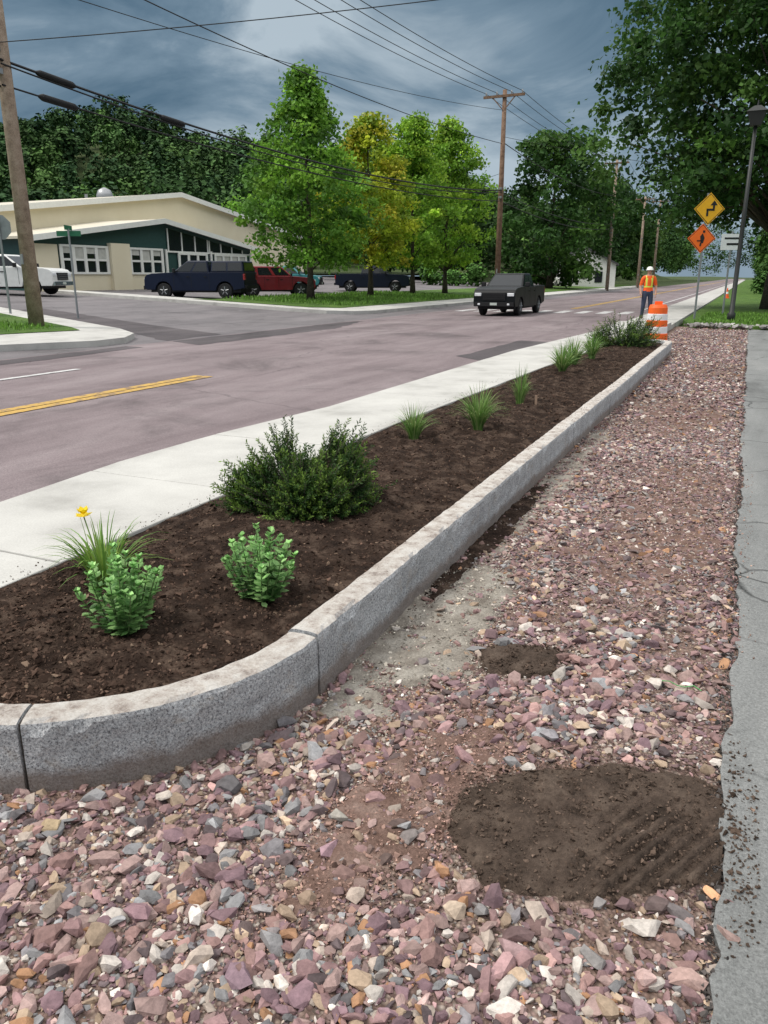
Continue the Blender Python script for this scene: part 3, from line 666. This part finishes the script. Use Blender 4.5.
for (a,b,h,R_) in [(-34,96,10.5,5.0),(-24,98,15,5.5),(-14,100,13,5),(-5,96,9,4),(3,100,9,4),(10,100,10,4)]:
    X,Y=W(a,b); T.append((X,Y,1.3,h,R_))
for yy_ in np.arange(125,330,9.): T.append((-24+rng.normal(0,2),yy_,1.,rng.uniform(13,19),rng.uniform(4,5.5)))
for yy_ in np.arange(78,330,8.): T.append((4.5+rng.normal(0,1.0),yy_,0,rng.uniform(9,13),rng.uniform(3.5,4.6)))
for yy_ in np.arange(55,120,9.): T.append((18+rng.normal(0,2.5),yy_,0,rng.uniform(9,14),rng.uniform(3.5,5)))
for xx_ in np.arange(-60,60,6.): T.append((xx_,335,0,rng.uniform(18,24),6))
belt('distant_trees',T,6,48,.52,[(.04,.09,.022),(.06,.125,.03),(.034,.075,.022),(.08,.15,.035)],22)
T=[]
for yy_ in np.arange(50,150,2.2): T.append((2.8+rng.normal(0,.5),yy_,-.3,rng.uniform(1.6,2.8),1.3))
for a in np.arange(5,30,2.5):
    X,Y=W(a,88); 
    if X<-17: T.append((X,Y,.4,rng.uniform(1.5,2.6),1.6))
belt('hedge',T,9,40,.28,[(.05,.11,.025),(.07,.15,.035)],14)
def lawnblades(name,n,reg,zf,seed,hh=.09):
    rng=np.random.default_rng(seed); X=rng.uniform(reg[0],reg[1],n); Y=rng.uniform(reg[2],reg[3],n)
    Z=np.array([zf(x) for x in X]); d=np.stack([rng.normal(0,.35,n),rng.normal(0,.35,n),np.ones(n)],-1); s=hh*rng.uniform(.5,1.4,n)
    col=np.array([[.14,.27,.045]])*np.exp(rng.normal(0,.3,(n,1)))
    scatter(name,[needle_v],np.stack([X,Y,Z],-1),basis(d,rng),np.stack([s*1.5,s,s],-1),col,m_leaf,None,rng)
lawnblades('grass',9000,(-1.5,6,27.8,36),lambda x:.12,1,.11)
lawnblades('grass',7000,(-23,-16.1,8,15.0),lambda x:ramp(x)+.155,2,.12)
lawnblades('grass',9000,(-23,-16.1,31.6,50),lambda x:ramp(x)+.155,3,.16)
n=60; r2=np.random.default_rng(4); X=r2.uniform(-1.9,.9,n); Y=27.3+r2.normal(0,.35,n); s=r2.uniform(.05,.16,n)
scatter('edging_rocks',sv,np.stack([X,Y,.08+s*.2],-1),rot_z_tilt(n,.3,r2),np.stack([s,s,s],-1),np.array([[.38,.36,.34]])*np.exp(r2.normal(0,.25,(n,1))),m_stone,rng=r2)

# ---------------- utility poles & wires ----------------
def pole(x,y,z,h,r0,mat,arm=True,armz=None,can=False):
    e=empty('utility_pole',(x,y,z)); mb=MB()
    mb.tube([(0,0,-.3),(0,0,h*.5),(0,0,h)],[r0,r0*.85,r0*.66],12); mb.build('shaft',[mat],e,True)
    if arm:
        mb=MB(); az=armz or h-.35
        mb.box((-1.25,-.07-r0*.7,az-.07),(1.25,.03-r0*.7,az+.07),0)
        for s_ in (-1,1): mb.hexa([(s_*.05,-.03-r0*.8,az-.7),(s_*.12,-.03-r0*.8,az-.7),(s_*.12,.01-r0*.8,az-.7),(s_*.05,.01-r0*.8,az-.7)],[(s_*.62,-.03-r0*.8,az-.07),(s_*.7,-.03-r0*.8,az-.07),(s_*.7,.01-r0*.8,az-.07),(s_*.62,.01-r0*.8,az-.07)],0)
        for xx in (-1.1,-.45,.45,1.1): mb.tube([(xx,-r0*.7,az+.07),(xx,-r0*.7,az+.16),(xx,-r0*.7,az+.28)],[.03,.06,.03],8,1)
        mb.build('crossarm',[m_wood,plain('insulator',(.35,.36,.38),.3)],e)
    mb=MB()
    for zz in (6.5,6.0): mb.box((-.05,-r0-.12,zz-.06),(.12,-r0*.7,zz+.06))
    mb.box((-.04,-r0-.02,1.6),(.04,-r0*.93,1.85)); mb.build('brackets',[m_metal],e)
    return e
p1=(-17.0,15.2,ramp(-17)+.1); p2=(-14.5,49.0,ramp(-14.5)+.1)
pole(*p1,12.2,.20,m_wood2); pole(*p2,11.9,.19,m_wood)
pole(-14.2,90,.1,13.2,.20,m_wood2); pole(-14.2,116,.1,11.8,.20,m_wood2); pole(-14.2,135,.1,13,.20,m_wood2); pole(6.5,27,.1,10.5,.17,m_wood2,False)
pole(-17,-22,.2,12,.19,m_wood2)
def wire(mb,a,b,sag,r=.012,n=24):
    pts=[]
    for i in range(n+1):
        t=i/n; pts.append((a[0]+(b[0]-a[0])*t,a[1]+(b[1]-a[1])*t,a[2]+(b[2]-a[2])*t-4*sag*t*(1-t)))
    mb.tube(pts,[r]*(n+1),5,0,False)
mb=MB()
A1=lambda dx,z:(p1[0]+dx,p1[1]-.2,z); A2=lambda dx,z:(p2[0]+dx,p2[1]-.2,z)
for dx in (-1.1,-.45,.45,1.1): wire(mb,A1(dx,12.3),A2(dx,11.95),.5,.016); wire(mb,A2(dx,11.95),(-14.2+dx,90,13.2),.5,.016); wire(mb,(-14.2+dx,90,13.2),(-14.2+dx,116,11.8),.3,.016); wire(mb,A1(dx,12.3),(-17+dx,-22,12.1),.5,.016)
wire(mb,A1(0,9.4),A2(0,9.2),.5,.018); wire(mb,A1(0,8.4),A2(0,11.0),.4,.012)
wire(mb,A1(.1,6.55),A2(.1,6.6),.75,.034); wire(mb,A1(.15,6.45),A2(.1,6.5),.85,.022); wire(mb,A1(.1,6.0),A2(.1,6.0),.6,.024)
for z_ in (6.5,6.0,9.3): wire(mb,(p2[0],p2[1],z_),(-14.2,90,z_+.5),.6,.026); wire(mb,(p1[0],p1[1],z_),(-17,-22,z_),.6,.026)
wire(mb,A1(0,6.9),(6.5,27,10.3),.35,.012)
wire(mb,(p2[0],p2[1],7.6),(-40,62,5.5),.6,.012)
wire(mb,(p2[0],p2[1],9.6),(8,60,7.0),.5,.012)
mb.build('power_lines',[m_black])
mb=MB()
def onw(t,z0,z1,sag): return Vector((p1[0]+.1+(p2[0]-p1[0])*t,p1[1]-.2+(p2[1]-p1[1])*t,z0+(z1-z0)*t-4*sag*t*(1-t)))
for t0,t1,z0,z1,sg in ((.03,.065,6.55,6.6,.75),(.03,.065,6.0,6.0,.6),(.155,.185,6.5,6.6,.75)):
    a=onw(t0,z0,z1,sg);b=onw(t1,z0,z1,sg); mb.tube([a,a.lerp(b,.1),a.lerp(b,.9),b],[.04,.09,.09,.04],8)
mb.build('cable_splice',[m_black],smooth=True)

# ---------------- building ----------------
def building():
    e=empty('school_building'); 
    cream=surf('cream_siding',[(.3,(.76,.68,.50)),(.7,(.83,.75,.57))],.6,.8,(40,.08),(30,.2,.01))
    green=plain('green_panel',(.018,.06,.055),.5); white=plain('white_trim',(.80,.80,.76),.5,var=.05); roofm=surf('metal_roof',[(.3,(.58,.53,.43)),(.7,(.67,.62,.50))],1,.5,(20,.1),None)
    X0=-40; zb=ramp(-40)-.1; ya,yb=31.8,68.8; ym=(ya+yb)/2
    mb=MB(); mb.prism([(ya,zb-.3),(yb,zb-.3),(yb,5),(ym,7.4),(ya,5)],'x',-74,X0,0); mb.build('walls',[cream],e)
    mb=MB()
    for (y0,y1) in ((ya-.5,ym),(yb+.5,ym)):
        z0=5-.5*2.4/18.5
        mb.hexa([(-74.4,y0,z0+.02),(X0+.35,y0,z0+.02),(X0+.35,y1,7.42),(-74.4,y1,7.42)],[(-74.4,y0,z0+.2),(X0+.35,y0,z0+.2),(X0+.35,y1,7.6),(-74.4,y1,7.6)],0)
        mb.hexa([(X0+.353,y0,z0-.10),(X0+.42,y0,z0-.10),(X0+.42,y1,7.30),(X0+.353,y1,7.30)],[(X0+.353,y0,z0+.24),(X0+.42,y0,z0+.24),(X0+.42,y1,7.64),(X0+.353,y1,7.64)],1)
    mb.build('roof',[roofm,white],e)
    X1=-35; wa,wb=31.6,52.2; wm=(wa+wb)/2; zg=ramp(-35)-.3; ze,zr=3.55,4.95
    mb=MB(); mb.prism([(wa,zg),(wb,zg),(wb,ze),(wm,zr),(wa,ze)],'x',X0+.01,X1,0); mb.build('wing_walls',[green],e)
    mb=MB()
    for (y0,y1) in ((wa-.4,wm),(wb+.4,wm)):
        z0=ze-.4*(zr-ze)/(wm-wa)
        mb.hexa([(X0+.02,y0,z0+.02),(X1+.5,y0,z0+.02),(X1+.5,y1,zr+.02),(X0+.02,y1,zr+.02)],[(X0+.02,y0,z0+.16),(X1+.5,y0,z0+.16),(X1+.5,y1,zr+.16),(X0+.02,y1,zr+.16)],0)
        mb.hexa([(X1+.503,y0,z0-.10),(X1+.58,y0,z0-.10),(X1+.58,y1,zr-.10),(X1+.503,y1,zr-.10)],[(X1+.503,y0,z0+.2),(X1+.58,y0,z0+.2),(X1+.58,y1,zr+.2),(X1+.503,y1,zr+.2)],1)
    mb.build('wing_roof',[roofm,white],e)
    mb=MB()
    mb.box((X1+.003,wa,zg),(X1+.06,33.3,3.3),0); mb.box((X1+.003,37.15,zg),(X1+.30,38.75,3.5),0); mb.box((X1+.003,33.3,zg),(X1+.06,37.15,1.75),0)
    mb.box((X1+.003,38.75,zg),(X1+.06,42.0,1.75),0)
    mb.build('wing_panels',[cream],e)
    def win(y0,y1,z0,z1,n,name='window',X=X1):
        m=MB(); m.box((X+.02,y0,z0),(X+.07,y1,z1),1)
        m.box((X+.06,y0-.1,z0-.12),(X+.14,y1+.1,z0),0); m.box((X+.06,y0-.1,z1),(X+.14,y1+.1,z1+.12),0)
        for i in range(n+1):
            yc=y0+(y1-y0)*i/n; m.box((X+.075,yc-.11,z0),(X+.13,yc+.11,z1),0)
        m.box((X+.078,y0,(z0+z1)/2-.06),(X+.12,y1,(z0+z1)/2+.06),0)
        if name=='window':
            for i in range(n):
                yc=y0+(y1-y0)*(i+.5)/n; h=(z1-z0)*(.45 if i%2 else .25); m.box((X+.071,yc-.33,z1-h),(X+.074,yc+.33,z1),2)
        m.build(name,[white,m_glass,plain('blind',(.5,.5,.46),.8)],e)
    win(33.5,37.0,1.85,3.2,4); win(38.95,41.9,1.85,3.2,3); 
    win(43.6,46.6,zg+.35,3.0,3,'door'); win(47.6,51.4,1.5,3.0,4)
    m=MB()
    for (y0,y1) in ((42.6,46.8),(47.0,51.0)):
        zt=lambda y: ze+(zr-ze)*(1-abs(y-wm)/(wm-wa))-.25
        m.hexa([(X1+.02,y0,3.25),(X1+.05,y0,3.25),(X1+.05,y1,3.25),(X1+.02,y1,3.25)],[(X1+.02,y0,zt(y0)),(X1+.05,y0,zt(y0)),(X1+.05,y1,zt(y1)),(X1+.02,y1,zt(y1))],1)
        for yc in np.linspace(y0,y1,4): m.box((X1+.055,yc-.05,3.2),(X1+.10,yc+.05,zt(yc)),0)
    m.box((X1+.055,42.4,3.12),(X1+.11,52.0,3.22),0)
    for yc in (42.3,47.1,52.0): m.box((X1+.06,yc-.09,zg),(X1+.16,yc+.09,3.3),0)
    m.build('clerestory',[white,m_glass],e)
    m=MB(); m.box((X0+.003,58,1.0),(X0+.06,59.2,3.2),0); m.build('side_door',[green],e)
    m=MB(); m.tube([(-50,53.4,7.2),(-50,53.4,8.1),(-50,53.4,8.5),(-50,53.4,8.7)],[.62,.68,.5,.1],14); m.build('roof_vent',[m_metal],e,True)
    m=MB(); m.tube([(-50,51.3,7.3),(-50,51.3,8.0)],[.12,.12],8); m.box((-50.6,56,7),(-49.6,57.1,7.6)); m.build('roof_pipes',[m_metal],e)
building()
def house(a,b,w_,d_,h,rh,name='white_house'):
    X,Y=W(a,b); e=empty(name,(X,Y,-.1),0.2); wh=plain('clapboard',(.66,.66,.64),.7,var=.05); rf=plain('shingle',(.07,.07,.075),.9)
    m=MB(); m.prism([(-w_/2,0),(w_/2,0),(w_/2,h),(0,h+rh),(-w_/2,h)],'y',-d_/2,d_/2,0); m.build('walls',[wh],e)
    m=MB()
    for s in (-1,1): m.hexa([(s*(w_/2+.3),-d_/2-.3,h-.2),(s*(w_/2+.3),d_/2+.3,h-.2),(0,d_/2+.3,h+rh+.05),(0,-d_/2-.3,h+rh+.05)],[(s*(w_/2+.3),-d_/2-.3,h),(s*(w_/2+.3),d_/2+.3,h),(0,d_/2+.3,h+rh+.25),(0,-d_/2-.3,h+rh+.25)])
    m.build('roof',[rf],e)
    m=MB()
    for xx in (-w_/4,w_/4):
        for zz in (1.0,3.6):
            if zz+1.2<h+rh*.4: m.box((xx-.45,-d_/2-.04,zz),(xx+.45,-d_/2-.005,zz+1.3))
    m.build('windows',[m_glass],e)
house(25.5,104,8,8,3.2,1.9)

# ---------------- vehicles ----------------
def arch(cx,r,z0,n=8):
    out=[]; a0=math.asin((z0-.38)/r)
    for i in range(n+1):
        a=math.pi-a0-(math.pi-2*a0)*i/n; out.append((cx+r*math.cos(a),.38+r*math.sin(a)))
    return out
def lerp3(a,b,t): return tuple(a[i]+(b[i]-a[i])*t for i in range(3))
def panel(mb,q,u0,u1,v0,v1,off,mi):
    n=(Vector(q[1])-Vector(q[0])).cross(Vector(q[3])-Vector(q[0])).normalized()*off
    def P_(u,v): 
        a=lerp3(q[0],q[1],u); b=lerp3(q[3],q[2],u); c=Vector(lerp3(a,b,v))+n; return tuple(c)
    mb.add([P_(u0,v0),P_(u1,v0),P_(u1,v1),P_(u0,v1)],[(0,1,2,3)],mi)
def vehicle(name,x,y,z,heading,color,kind='pickup',cap=False,L=5.6,dark=False,sc=1):
    e=empty(name,(x,y,z),heading,sc); s=L/5.6; paint=plain(name+'_paint',color,.42 if dark else .35,.22 if dark else .4,.0,.06,.0 if dark else .2)
    trim=m_black if dark else m_chrome
    w_=.96 if kind=='pickup' else .92; hx=L/2; fa,ra=1.72*s,-1.68*s; AR=.47
    zb=.42
    if kind=='pickup':
        top=[(hx-.01,.92),(hx-.05,1.06),(hx-.16,1.16),(hx-.45,1.23),(1.15*s,1.29),(-.85*s,1.27),(-.87*s,1.30),(-hx+.04,1.30)]
    else:
        top=[(hx-.02,.85),(hx-.12,1.0),(hx-.4,1.06),(1.1*s,1.14),(-hx+.08,1.16)]
    prof=[(-hx+.03,zb+.1),(ra-AR-.05,zb)]+arch(ra,AR,zb)+[(ra+AR+.05,zb-.04),(fa-AR-.05,zb-.04)]+arch(fa,AR,zb)+[(hx-.1,zb),(hx,zb+.15)]+top
    mb=MB(); mb.prism(prof,'y',-w_,w_,0); mb.build('body',[paint],e,True,.08,4)
    mb=MB(); mb.box((-hx+.3,-w_+.12,.3),(hx-.3,w_-.12,.7)); mb.build('chassis',[m_black],e)
    def green_(b0,b1,t0,t1,zb_,zt_,nm,nwin,back=True):
        B=[(b0,-w_+.06,zb_),(b1,-w_+.06,zb_),(b1,w_-.06,zb_),(b0,w_-.06,zb_)]; T_=[(t0,-w_+.24,zt_),(t1,-w_+.24,zt_),(t1,w_-.24,zt_),(t0,w_-.24,zt_)]
        m=MB(); m.hexa(B,T_,0); m.build(nm,[paint],e,True,.07,4)
        m=MB(); q=[B[0],B[1],T_[1],T_[0]]; 
        st=.06; ww=(1-.1-st*(nwin-1))/nwin
        for i in range(nwin): u=.05+i*(ww+st); panel(m,q,u,u+ww,.12,.84,.006,0)
        q=[B[2],B[3],T_[3],T_[2]]
        for i in range(nwin): u=.05+i*(ww+st); panel(m,q,u,u+ww,.12,.84,.006,0)
        if nm=='cabin': panel(m,[B[1],B[2],T_[2],T_[1]],.06,.94,.08,.87,.006,0)
        if back: panel(m,[B[3],B[0],T_[0],T_[3]],.08,.92,.15,.85,.006,0)
        m.build(nm+'_glass',[m_glass],e,fix=False)
    if kind=='pickup':
        green_(-.85*s,1.25*s,-.68*s,.40*s,1.25,1.86,'cabin',2)
        if cap: green_(-hx+.06,-.90*s,-hx+.16,-.92*s,1.29,1.84,'bed_cap',2)
        else:
            m=MB(); m.box((-hx+.12,-w_+.12,1.29),(-.95*s,w_-.12,1.306)); m.build('bed_cover',[m_black],e)
    else: green_(-hx+.12,1.18*s,-hx+.42,.38*s,1.12,1.68,'cabin',3)
    for wx in (fa,ra):
        for sy in (-1,1):
            m=MB(); yo=sy*(w_-.02); yi=sy*(w_-.26); R=.385
            m.tube([(wx,yi,.38),(wx,yi+sy*.03,.38),(wx,yo-sy*.03,.38),(wx,yo,.38)],[R-.04,R,R,R-.04],20,0)
            m.tube([(wx,yo-sy*.01,.38),(wx,yo+sy*.012,.38)],[R*.66,R*.62],18,1)
            for k in range(5):
                a=k*2*math.pi/5+.3; c_,s_=math.cos(a),math.sin(a); 
                m.tube([(wx+c_*.05,yo+sy*.018,.38+s_*.05),(wx+c_*.22,yo+sy*.016,.38+s_*.22)],[.035,.022],6,2)
            m.build('wheel',[m_black,m_dmetal,m_metal],e,False)
    m=MB(); zl=.96 if kind=='pickup' else .88
    m.box((hx-.06,-.52,zl-.27),(hx+.03,.52,zl+.06),0)
    for k in range(3): m.box((hx+.03,-.50,zl-.2+k*.09),(hx+.045,.50,zl-.185+k*.09),1)
    m.box((hx-.10,-w_+.04,zb+.02),(hx+.07,w_-.04,zb+.2),1 if kind=='pickup' else 0)
    m.box((-hx-.06,-w_+.05,zb+.08),(-hx+.08,w_-.05,zb+.24),1 if kind=='pickup' else 0)
    m.box((hx+.072,-.16,zb+.06),(hx+.08,.16,zb+.17),2)
    m.build('grille_and_bumpers',[m_black,trim,plain('plate',(.5,.55,.5),.5)],e,bevel=.012)
    m=MB()
    for sy in (-1,1):
        ya,yb=sorted((sy*.60,sy*(w_-.05)))
        m.box((hx-.12,ya,zl-.09),(hx+.02,yb,zl+.05),0)
        if dark: 
            ya,yb=sorted((sy*.62,sy*.74)); m.box((hx+.0,ya,zb+.06),(hx+.078,yb,zb+.15),0)
        ya,yb=sorted((sy*(w_-.2),sy*(w_-.0)+sy*.004))
        m.box((-hx+.0,ya,zl-.05),(-hx+.1,yb,zl+.25),1)
    m.build('lamps',[m_lamp,m_red],e,bevel=.02)
    m=MB()
    for sy in (-1,1):
        ya,yb=sorted((sy*(w_-.02),sy*(w_+.20))); m.box((.98*s,ya,1.27 if kind=='pickup' else 1.14),(1.10*s,yb,1.47 if kind=='pickup' else 1.3))
    m.build('mirrors',[m_black],e,bevel=.03)
    m=MB(); zt=1.22 if kind=='pickup' else 1.1
    for sy in (-1,1):
        for xx in (1.12*s,.15*s,-.84*s):
            ya,yb=sorted((sy*(w_+.001),sy*(w_+.004))); m.box((xx-.008,ya,.5),(xx+.008,yb,zt))
        for xx in (.25*s,-.72*s):
            ya,yb=sorted((sy*(w_+.001),sy*(w_+.03))); m.box((xx,ya,zt-.17),(xx+.16,yb,zt-.13))
    m.build('door_seams',[m_black],e)
    return e
D=math.radians
vehicle('pickup_truck',-9.3,33.6,ROADZ,D(-90),(.005,.006,.007),'pickup',False,5.6,True,.90)
vehicle('pickup_truck',-26.2,34.4,ramp(-26.2),D(180+14),(.006,.011,.03),'pickup',True,5.5,True)
vehicle('parked_suv',-25.0,39.6,ramp(-25.2),D(40),(.20,.010,.015),'suv',False,4.5)
vehicle('pickup_truck',-25.6,54.2,ramp(-25.6),D(20),(.01,.015,.03),'pickup',False,5.5,True)
vehicle('pickup_truck',-32.9,28.0,ramp(-32.9),D(20),(.7,.7,.68),'pickup',False,5.6)
vehicle('parked_car',-29,48,ramp(-29),D(20),(.04,.22,.24),'suv',False,4.3)
X,Y=W(21.5,98); vehicle('parked_suv',X,Y,ramp(X),D(-60),(.6,.6,.58),'suv',False,4.5)

# ---------------- signs, lamp, barrels ----------------
def diamond(mb,cx,cz,half,y0,mi,border):
    def sq(h,ya,yb,m): mb.prism([(cx-h,cz),(cx,cz-h),(cx+h,cz),(cx,cz+h)],'y',ya,yb,m)
    sq(half,y0,y0+.006,mi); sq(half*.93,y0-.004,y0-.001,border); sq(half*.88,y0-.008,y0-.005,mi)
yellow=plain('sign_yellow',(.80,.42,.01),.5,var=.05); orange=plain('sign_orange',(.90,.16,.01),.5,var=.05); black=plain('sign_black',(.01,.01,.01),.5)
ws=empty('warning_sign',(-1.7,31.2,.1),D(24)); mb=MB()
mb.box((-.03,0,0),(.03,.05,4.3)); mb.build('post',[m_metal],ws)
mb=MB(); diamond(mb,.08,3.78,.54,-.02,0,1)
mb.box((-.02,-.036,3.54),(.05,-.030,3.78),1); mb.box((-.02,-.036,3.72),(.26,-.030,3.79),1); mb.box((.19,-.036,3.72),(.26,-.030,3.92),1)
mb.prism([(.10,3.90),(.35,3.90),(.225,4.06)],'y',-.036,-.030,1); mb.build('curve_sign',[yellow,black],ws)
mb=MB(); diamond(mb,-.08,2.80,.50,-.02,0,1)
mb.prism([(-.10,2.64),(-.02,2.64),(.02,2.82),(-.06,2.97),(-.14,2.87)],'y',-.036,-.030,1); mb.box((-.24,-.036,2.70),(-.06,-.030,2.74),1); mb.prism([(-.14,2.54),(-.08,2.54),(-.06,2.66),(-.12,2.66)],'y',-.036,-.030,1); mb.prism([(-.06,2.99),(.02,2.99),(.02,3.07),(-.06,3.07)],'y',-.036,-.030,1)
mb.build('road_work_sign',[orange,black],ws)
s2=empty('direction_sign',(-.85,34.8,.1),D(24)); mb=MB(); mb.box((-.03,0,0),(.03,.05,3.2)); mb.build('post',[m_metal],s2)
mb=MB(); mb.box((-.42,-.02,2.5),(.42,-.005,3.1),0); mb.box((-.3,-.026,2.9),(.3,-.021,2.97),1); mb.box((-.2,-.026,2.68),(.25,-.021,2.76),1); mb.build('panel',[plain('sign_white',(.75,.76,.76),.5,var=.04),black],s2)
lp=empty('street_lamp',(-.45,29.6,.1)); mb=MB(); mb.tube([(0,0,0),(0,0,.3),(0,0,.35),(0,0,3),(0,0,6.1)],[.13,.13,.08,.07,.055],12); mb.build('post',[m_dmetal],lp,True)
mb=MB(); mb.hexa([(-.16,-.16,6.1),(.16,-.16,6.1),(.16,.16,6.1),(-.16,.16,6.1)],[(-.27,-.27,6.5),(.27,-.27,6.5),(.27,.27,6.5),(-.27,.27,6.5)],0); mb.hexa([(-.31,-.31,6.5),(.31,-.31,6.5),(.31,.31,6.5),(-.31,.31,6.5)],[(-.1,-.1,6.68),(.1,-.1,6.68),(.1,.1,6.68),(-.1,.1,6.68)],0); mb.tube([(0,0,6.66),(0,0,6.85)],[.04,.015],8); mb.build('lantern',[m_dmetal],lp,bevel=.02)
ss=empty('stop_sign',(-21.1,17.9,ramp(-21.1)+.1),D(25)); mb=MB(); mb.box((-.03,0,0),(.03,.04,3.0)); mb.build('post',[m_metal],ss)
mb=MB(); mb.prism([(.38*math.cos(D(22.5+45*k)),2.6+.38*math.sin(D(22.5+45*k))) for k in range(8)],'y',.045,.05); mb.build('panel',[m_metal],ss)
ss=empty('street_name_sign',(-19.7,19.3,ramp(-19.7)),D(25)); mb=MB(); mb.tube([(0,0,0),(0,0,2.75)],[.035,.035],8); mb.build('post',[m_metal],ss)
mb=MB(); mb.box((-.38,-.01,2.52),(.38,.01,2.68)); mb.box((-.01,-.3,2.70),(.01,.3,2.84)); mb.build('blade',[plain('sign_green',(.02,.14,.07),.5)],ss)
def barrel(x,y,z):
    e=empty('traffic_barrel',(x,y,z)); o=plain('barrel_orange',(.90,.13,.01),.5,var=.06); w2=plain('barrel_white',(.8,.8,.8),.45,var=.06)
    m=MB(); m.tube([(0,0,0),(0,0,.05),(0,0,.09)],[.36,.36,.29],20,0); m.build('base',[m_black],e,True)
    zz=[.08,.27,.28,.43,.44,.58,.59,.73,.74,.88,.95]; rr=[.285,.275,.262,.258,.25,.246,.238,.234,.225,.22,.19]; mi=[0,0,1,1,0,0,1,1,0,0]
    m=MB()
    for k in range(len(zz)-1): m.tube([(0,0,zz[k]),(0,0,zz[k+1])],[rr[k],rr[k+1]],24,mi[k],k==len(zz)-2)
    m.box((-.09,-.015,.94),(.09,.015,1.03),0); m.build('drum',[o,w2],e,False)
barrel(-1.95,20.3,.0)
def cone_(x,y,z):
    e=empty('traffic_cone',(x,y,z)); o=plain('cone_orange',(.85,.13,.02),.5); w2=plain('cone_white',(.8,.8,.8),.5)
    m=MB(); m.box((-.19,-.19,0),(.19,.19,.04),0); m.tube([(0,0,.04),(0,0,.3)],[.15,.1],16,0); m.tube([(0,0,.3),(0,0,.45)],[.1,.07],16,1); m.tube([(0,0,.45),(0,0,.72)],[.07,.03],16,0); m.build('cone',[o,w2],e)
cone_(-1.4,62,.12)

# ---------------- worker ----------------
def worker(x,y,z,rz):
    e=empty('road_worker',(x,y,z),rz)
    J={'pel':(0,0,.96,.145),'waist':(0,.0,1.08,.14),'chest':(0,.0,1.30,.165),'neckb':(0,.0,1.46,.09),'neck':(0,-.01,1.52,.058),'head':(0,-.02,1.63,.092),'crown':(0,-.015,1.71,.085)}
    for s,n in ((-1,'l'),(1,'r')):
        J[n+'sh']=(s*.19,0,1.42,.075); J[n+'el']=(s*.27,.02,1.14,.052); J[n+'wr']=(s*.26,-.08,.90,.034); J[n+'ha']=(s*.255,-.10,.83,.036)
        J[n+'hip']=(s*.10,0,.90,.11); J[n+'kn']=(s*.12,-.02,.50,.078); J[n+'an']=(s*.14,.02,.10,.055); J[n+'to']=(s*.16,-.13,.05,.045)
    E=[('pel','waist'),('waist','chest'),('chest','neckb'),('neckb','neck'),('neck','head'),('head','crown')]
    for n in 'lr': E+=[('neckb',n+'sh'),(n+'sh',n+'el'),(n+'el',n+'wr'),(n+'wr',n+'ha'),('pel',n+'hip'),(n+'hip',n+'kn'),(n+'kn',n+'an'),(n+'an',n+'to')]
    ks=list(J); me=bpy.data.meshes.new('body'); me.from_pydata([J[k][:3] for k in ks],[(ks.index(a),ks.index(b)) for a,b in E],[])
    o=bpy.data.objects.new('tmp',me); link(o); sk=o.modifiers.new('s','SKIN'); 
    if not me.skin_vertices: 
        bm=bmesh.new(); bm.from_mesh(me); bm.verts.layers.skin.verify(); bm.to_mesh(me); bm.free()
    for i,k in enumerate(ks):
        sv_=me.skin_vertices[0].data[i]; rr=J[k][3]; sv_.radius=(rr*1.15 if k in('chest','pel','waist') else rr,rr*.8 if k in('chest','waist','pel') else rr); sv_.use_root=(k=='pel')
    sb=o.modifiers.new('u','SUBSURF'); sb.levels=2; sb.render_levels=2
    dg=bpy.context.evaluated_depsgraph_get(); dg.update(); nm=bpy.data.meshes.new_from_object(o.evaluated_get(dg))
    bpy.data.objects.remove(o)
    mats=[plain('hivis_orange',(.90,.12,.015),.8),plain('jeans',(.035,.045,.08),.9),plain('skin',(.5,.28,.2),.6),plain('hivis_lime',(.65,.75,.10),.5),plain('boot',(.06,.04,.03),.7)]
    nm.materials.clear()
    for m in mats: nm.materials.append(m)
    for p in nm.polygons:
        c=p.center; ax=abs(c.x); p.use_smooth=True
        if c.z>1.49: k=2
        elif ax>.205 and c.z<1.16: k=2
        elif c.z<.14: k=4
        elif c.z<.97 and ax<.22: k=1
        else:
            k=0
            if 1.10<c.z<1.16 or (.075<ax<.125 and c.z>1.15) : k=3
        p.material_index=k
    ob=bpy.data.objects.new('body',nm); link(ob,e)
    m=MB()
    m.tube([(0,-.02,1.675),(0,-.02,1.69),(0,-.02,1.74),(0,-.02,1.785),(0,-.02,1.80)],[.14,.118,.108,.07,.01],18,0); m.build('hard_hat',[plain('hat_white',(.75,.75,.7),.4)],e,True)
    m=MB()
    for s in (-1,1): m.box((s*.033-.012,-.118,1.632),(s*.033+.012,-.108,1.644),0)
    m.box((-.025,-.117,1.575),(.025,-.105,1.583),0); m.hexa([(-.014,-.11,1.595),(.014,-.11,1.595),(.014,-.135,1.6),(-.014,-.135,1.6)],[(-.006,-.11,1.64),(.006,-.11,1.64),(.006,-.115,1.64),(-.006,-.115,1.64)],1)
    m.build('face',[black,mats[2]],e)
    m=MB()
    for s in (-1,1):
        for k in range(4):
            yk=-.125+k*.02; L=(.07,.08,.075,.06)[k]; m.tube([(s*.255,yk,.815),(s*.25,yk-.005,.815-L*.5),(s*.242,yk-.005,.815-L)],[.0095,.0085,.006],6)
        m.tube([(s*.25,-.125,.86),(s*.235,-.15,.83),(s*.23,-.155,.80)],[.011,.01,.007],6)
    m.build('fingers',[mats[2]],e,True)
worker(-3.25,29.6,.14,D(20))
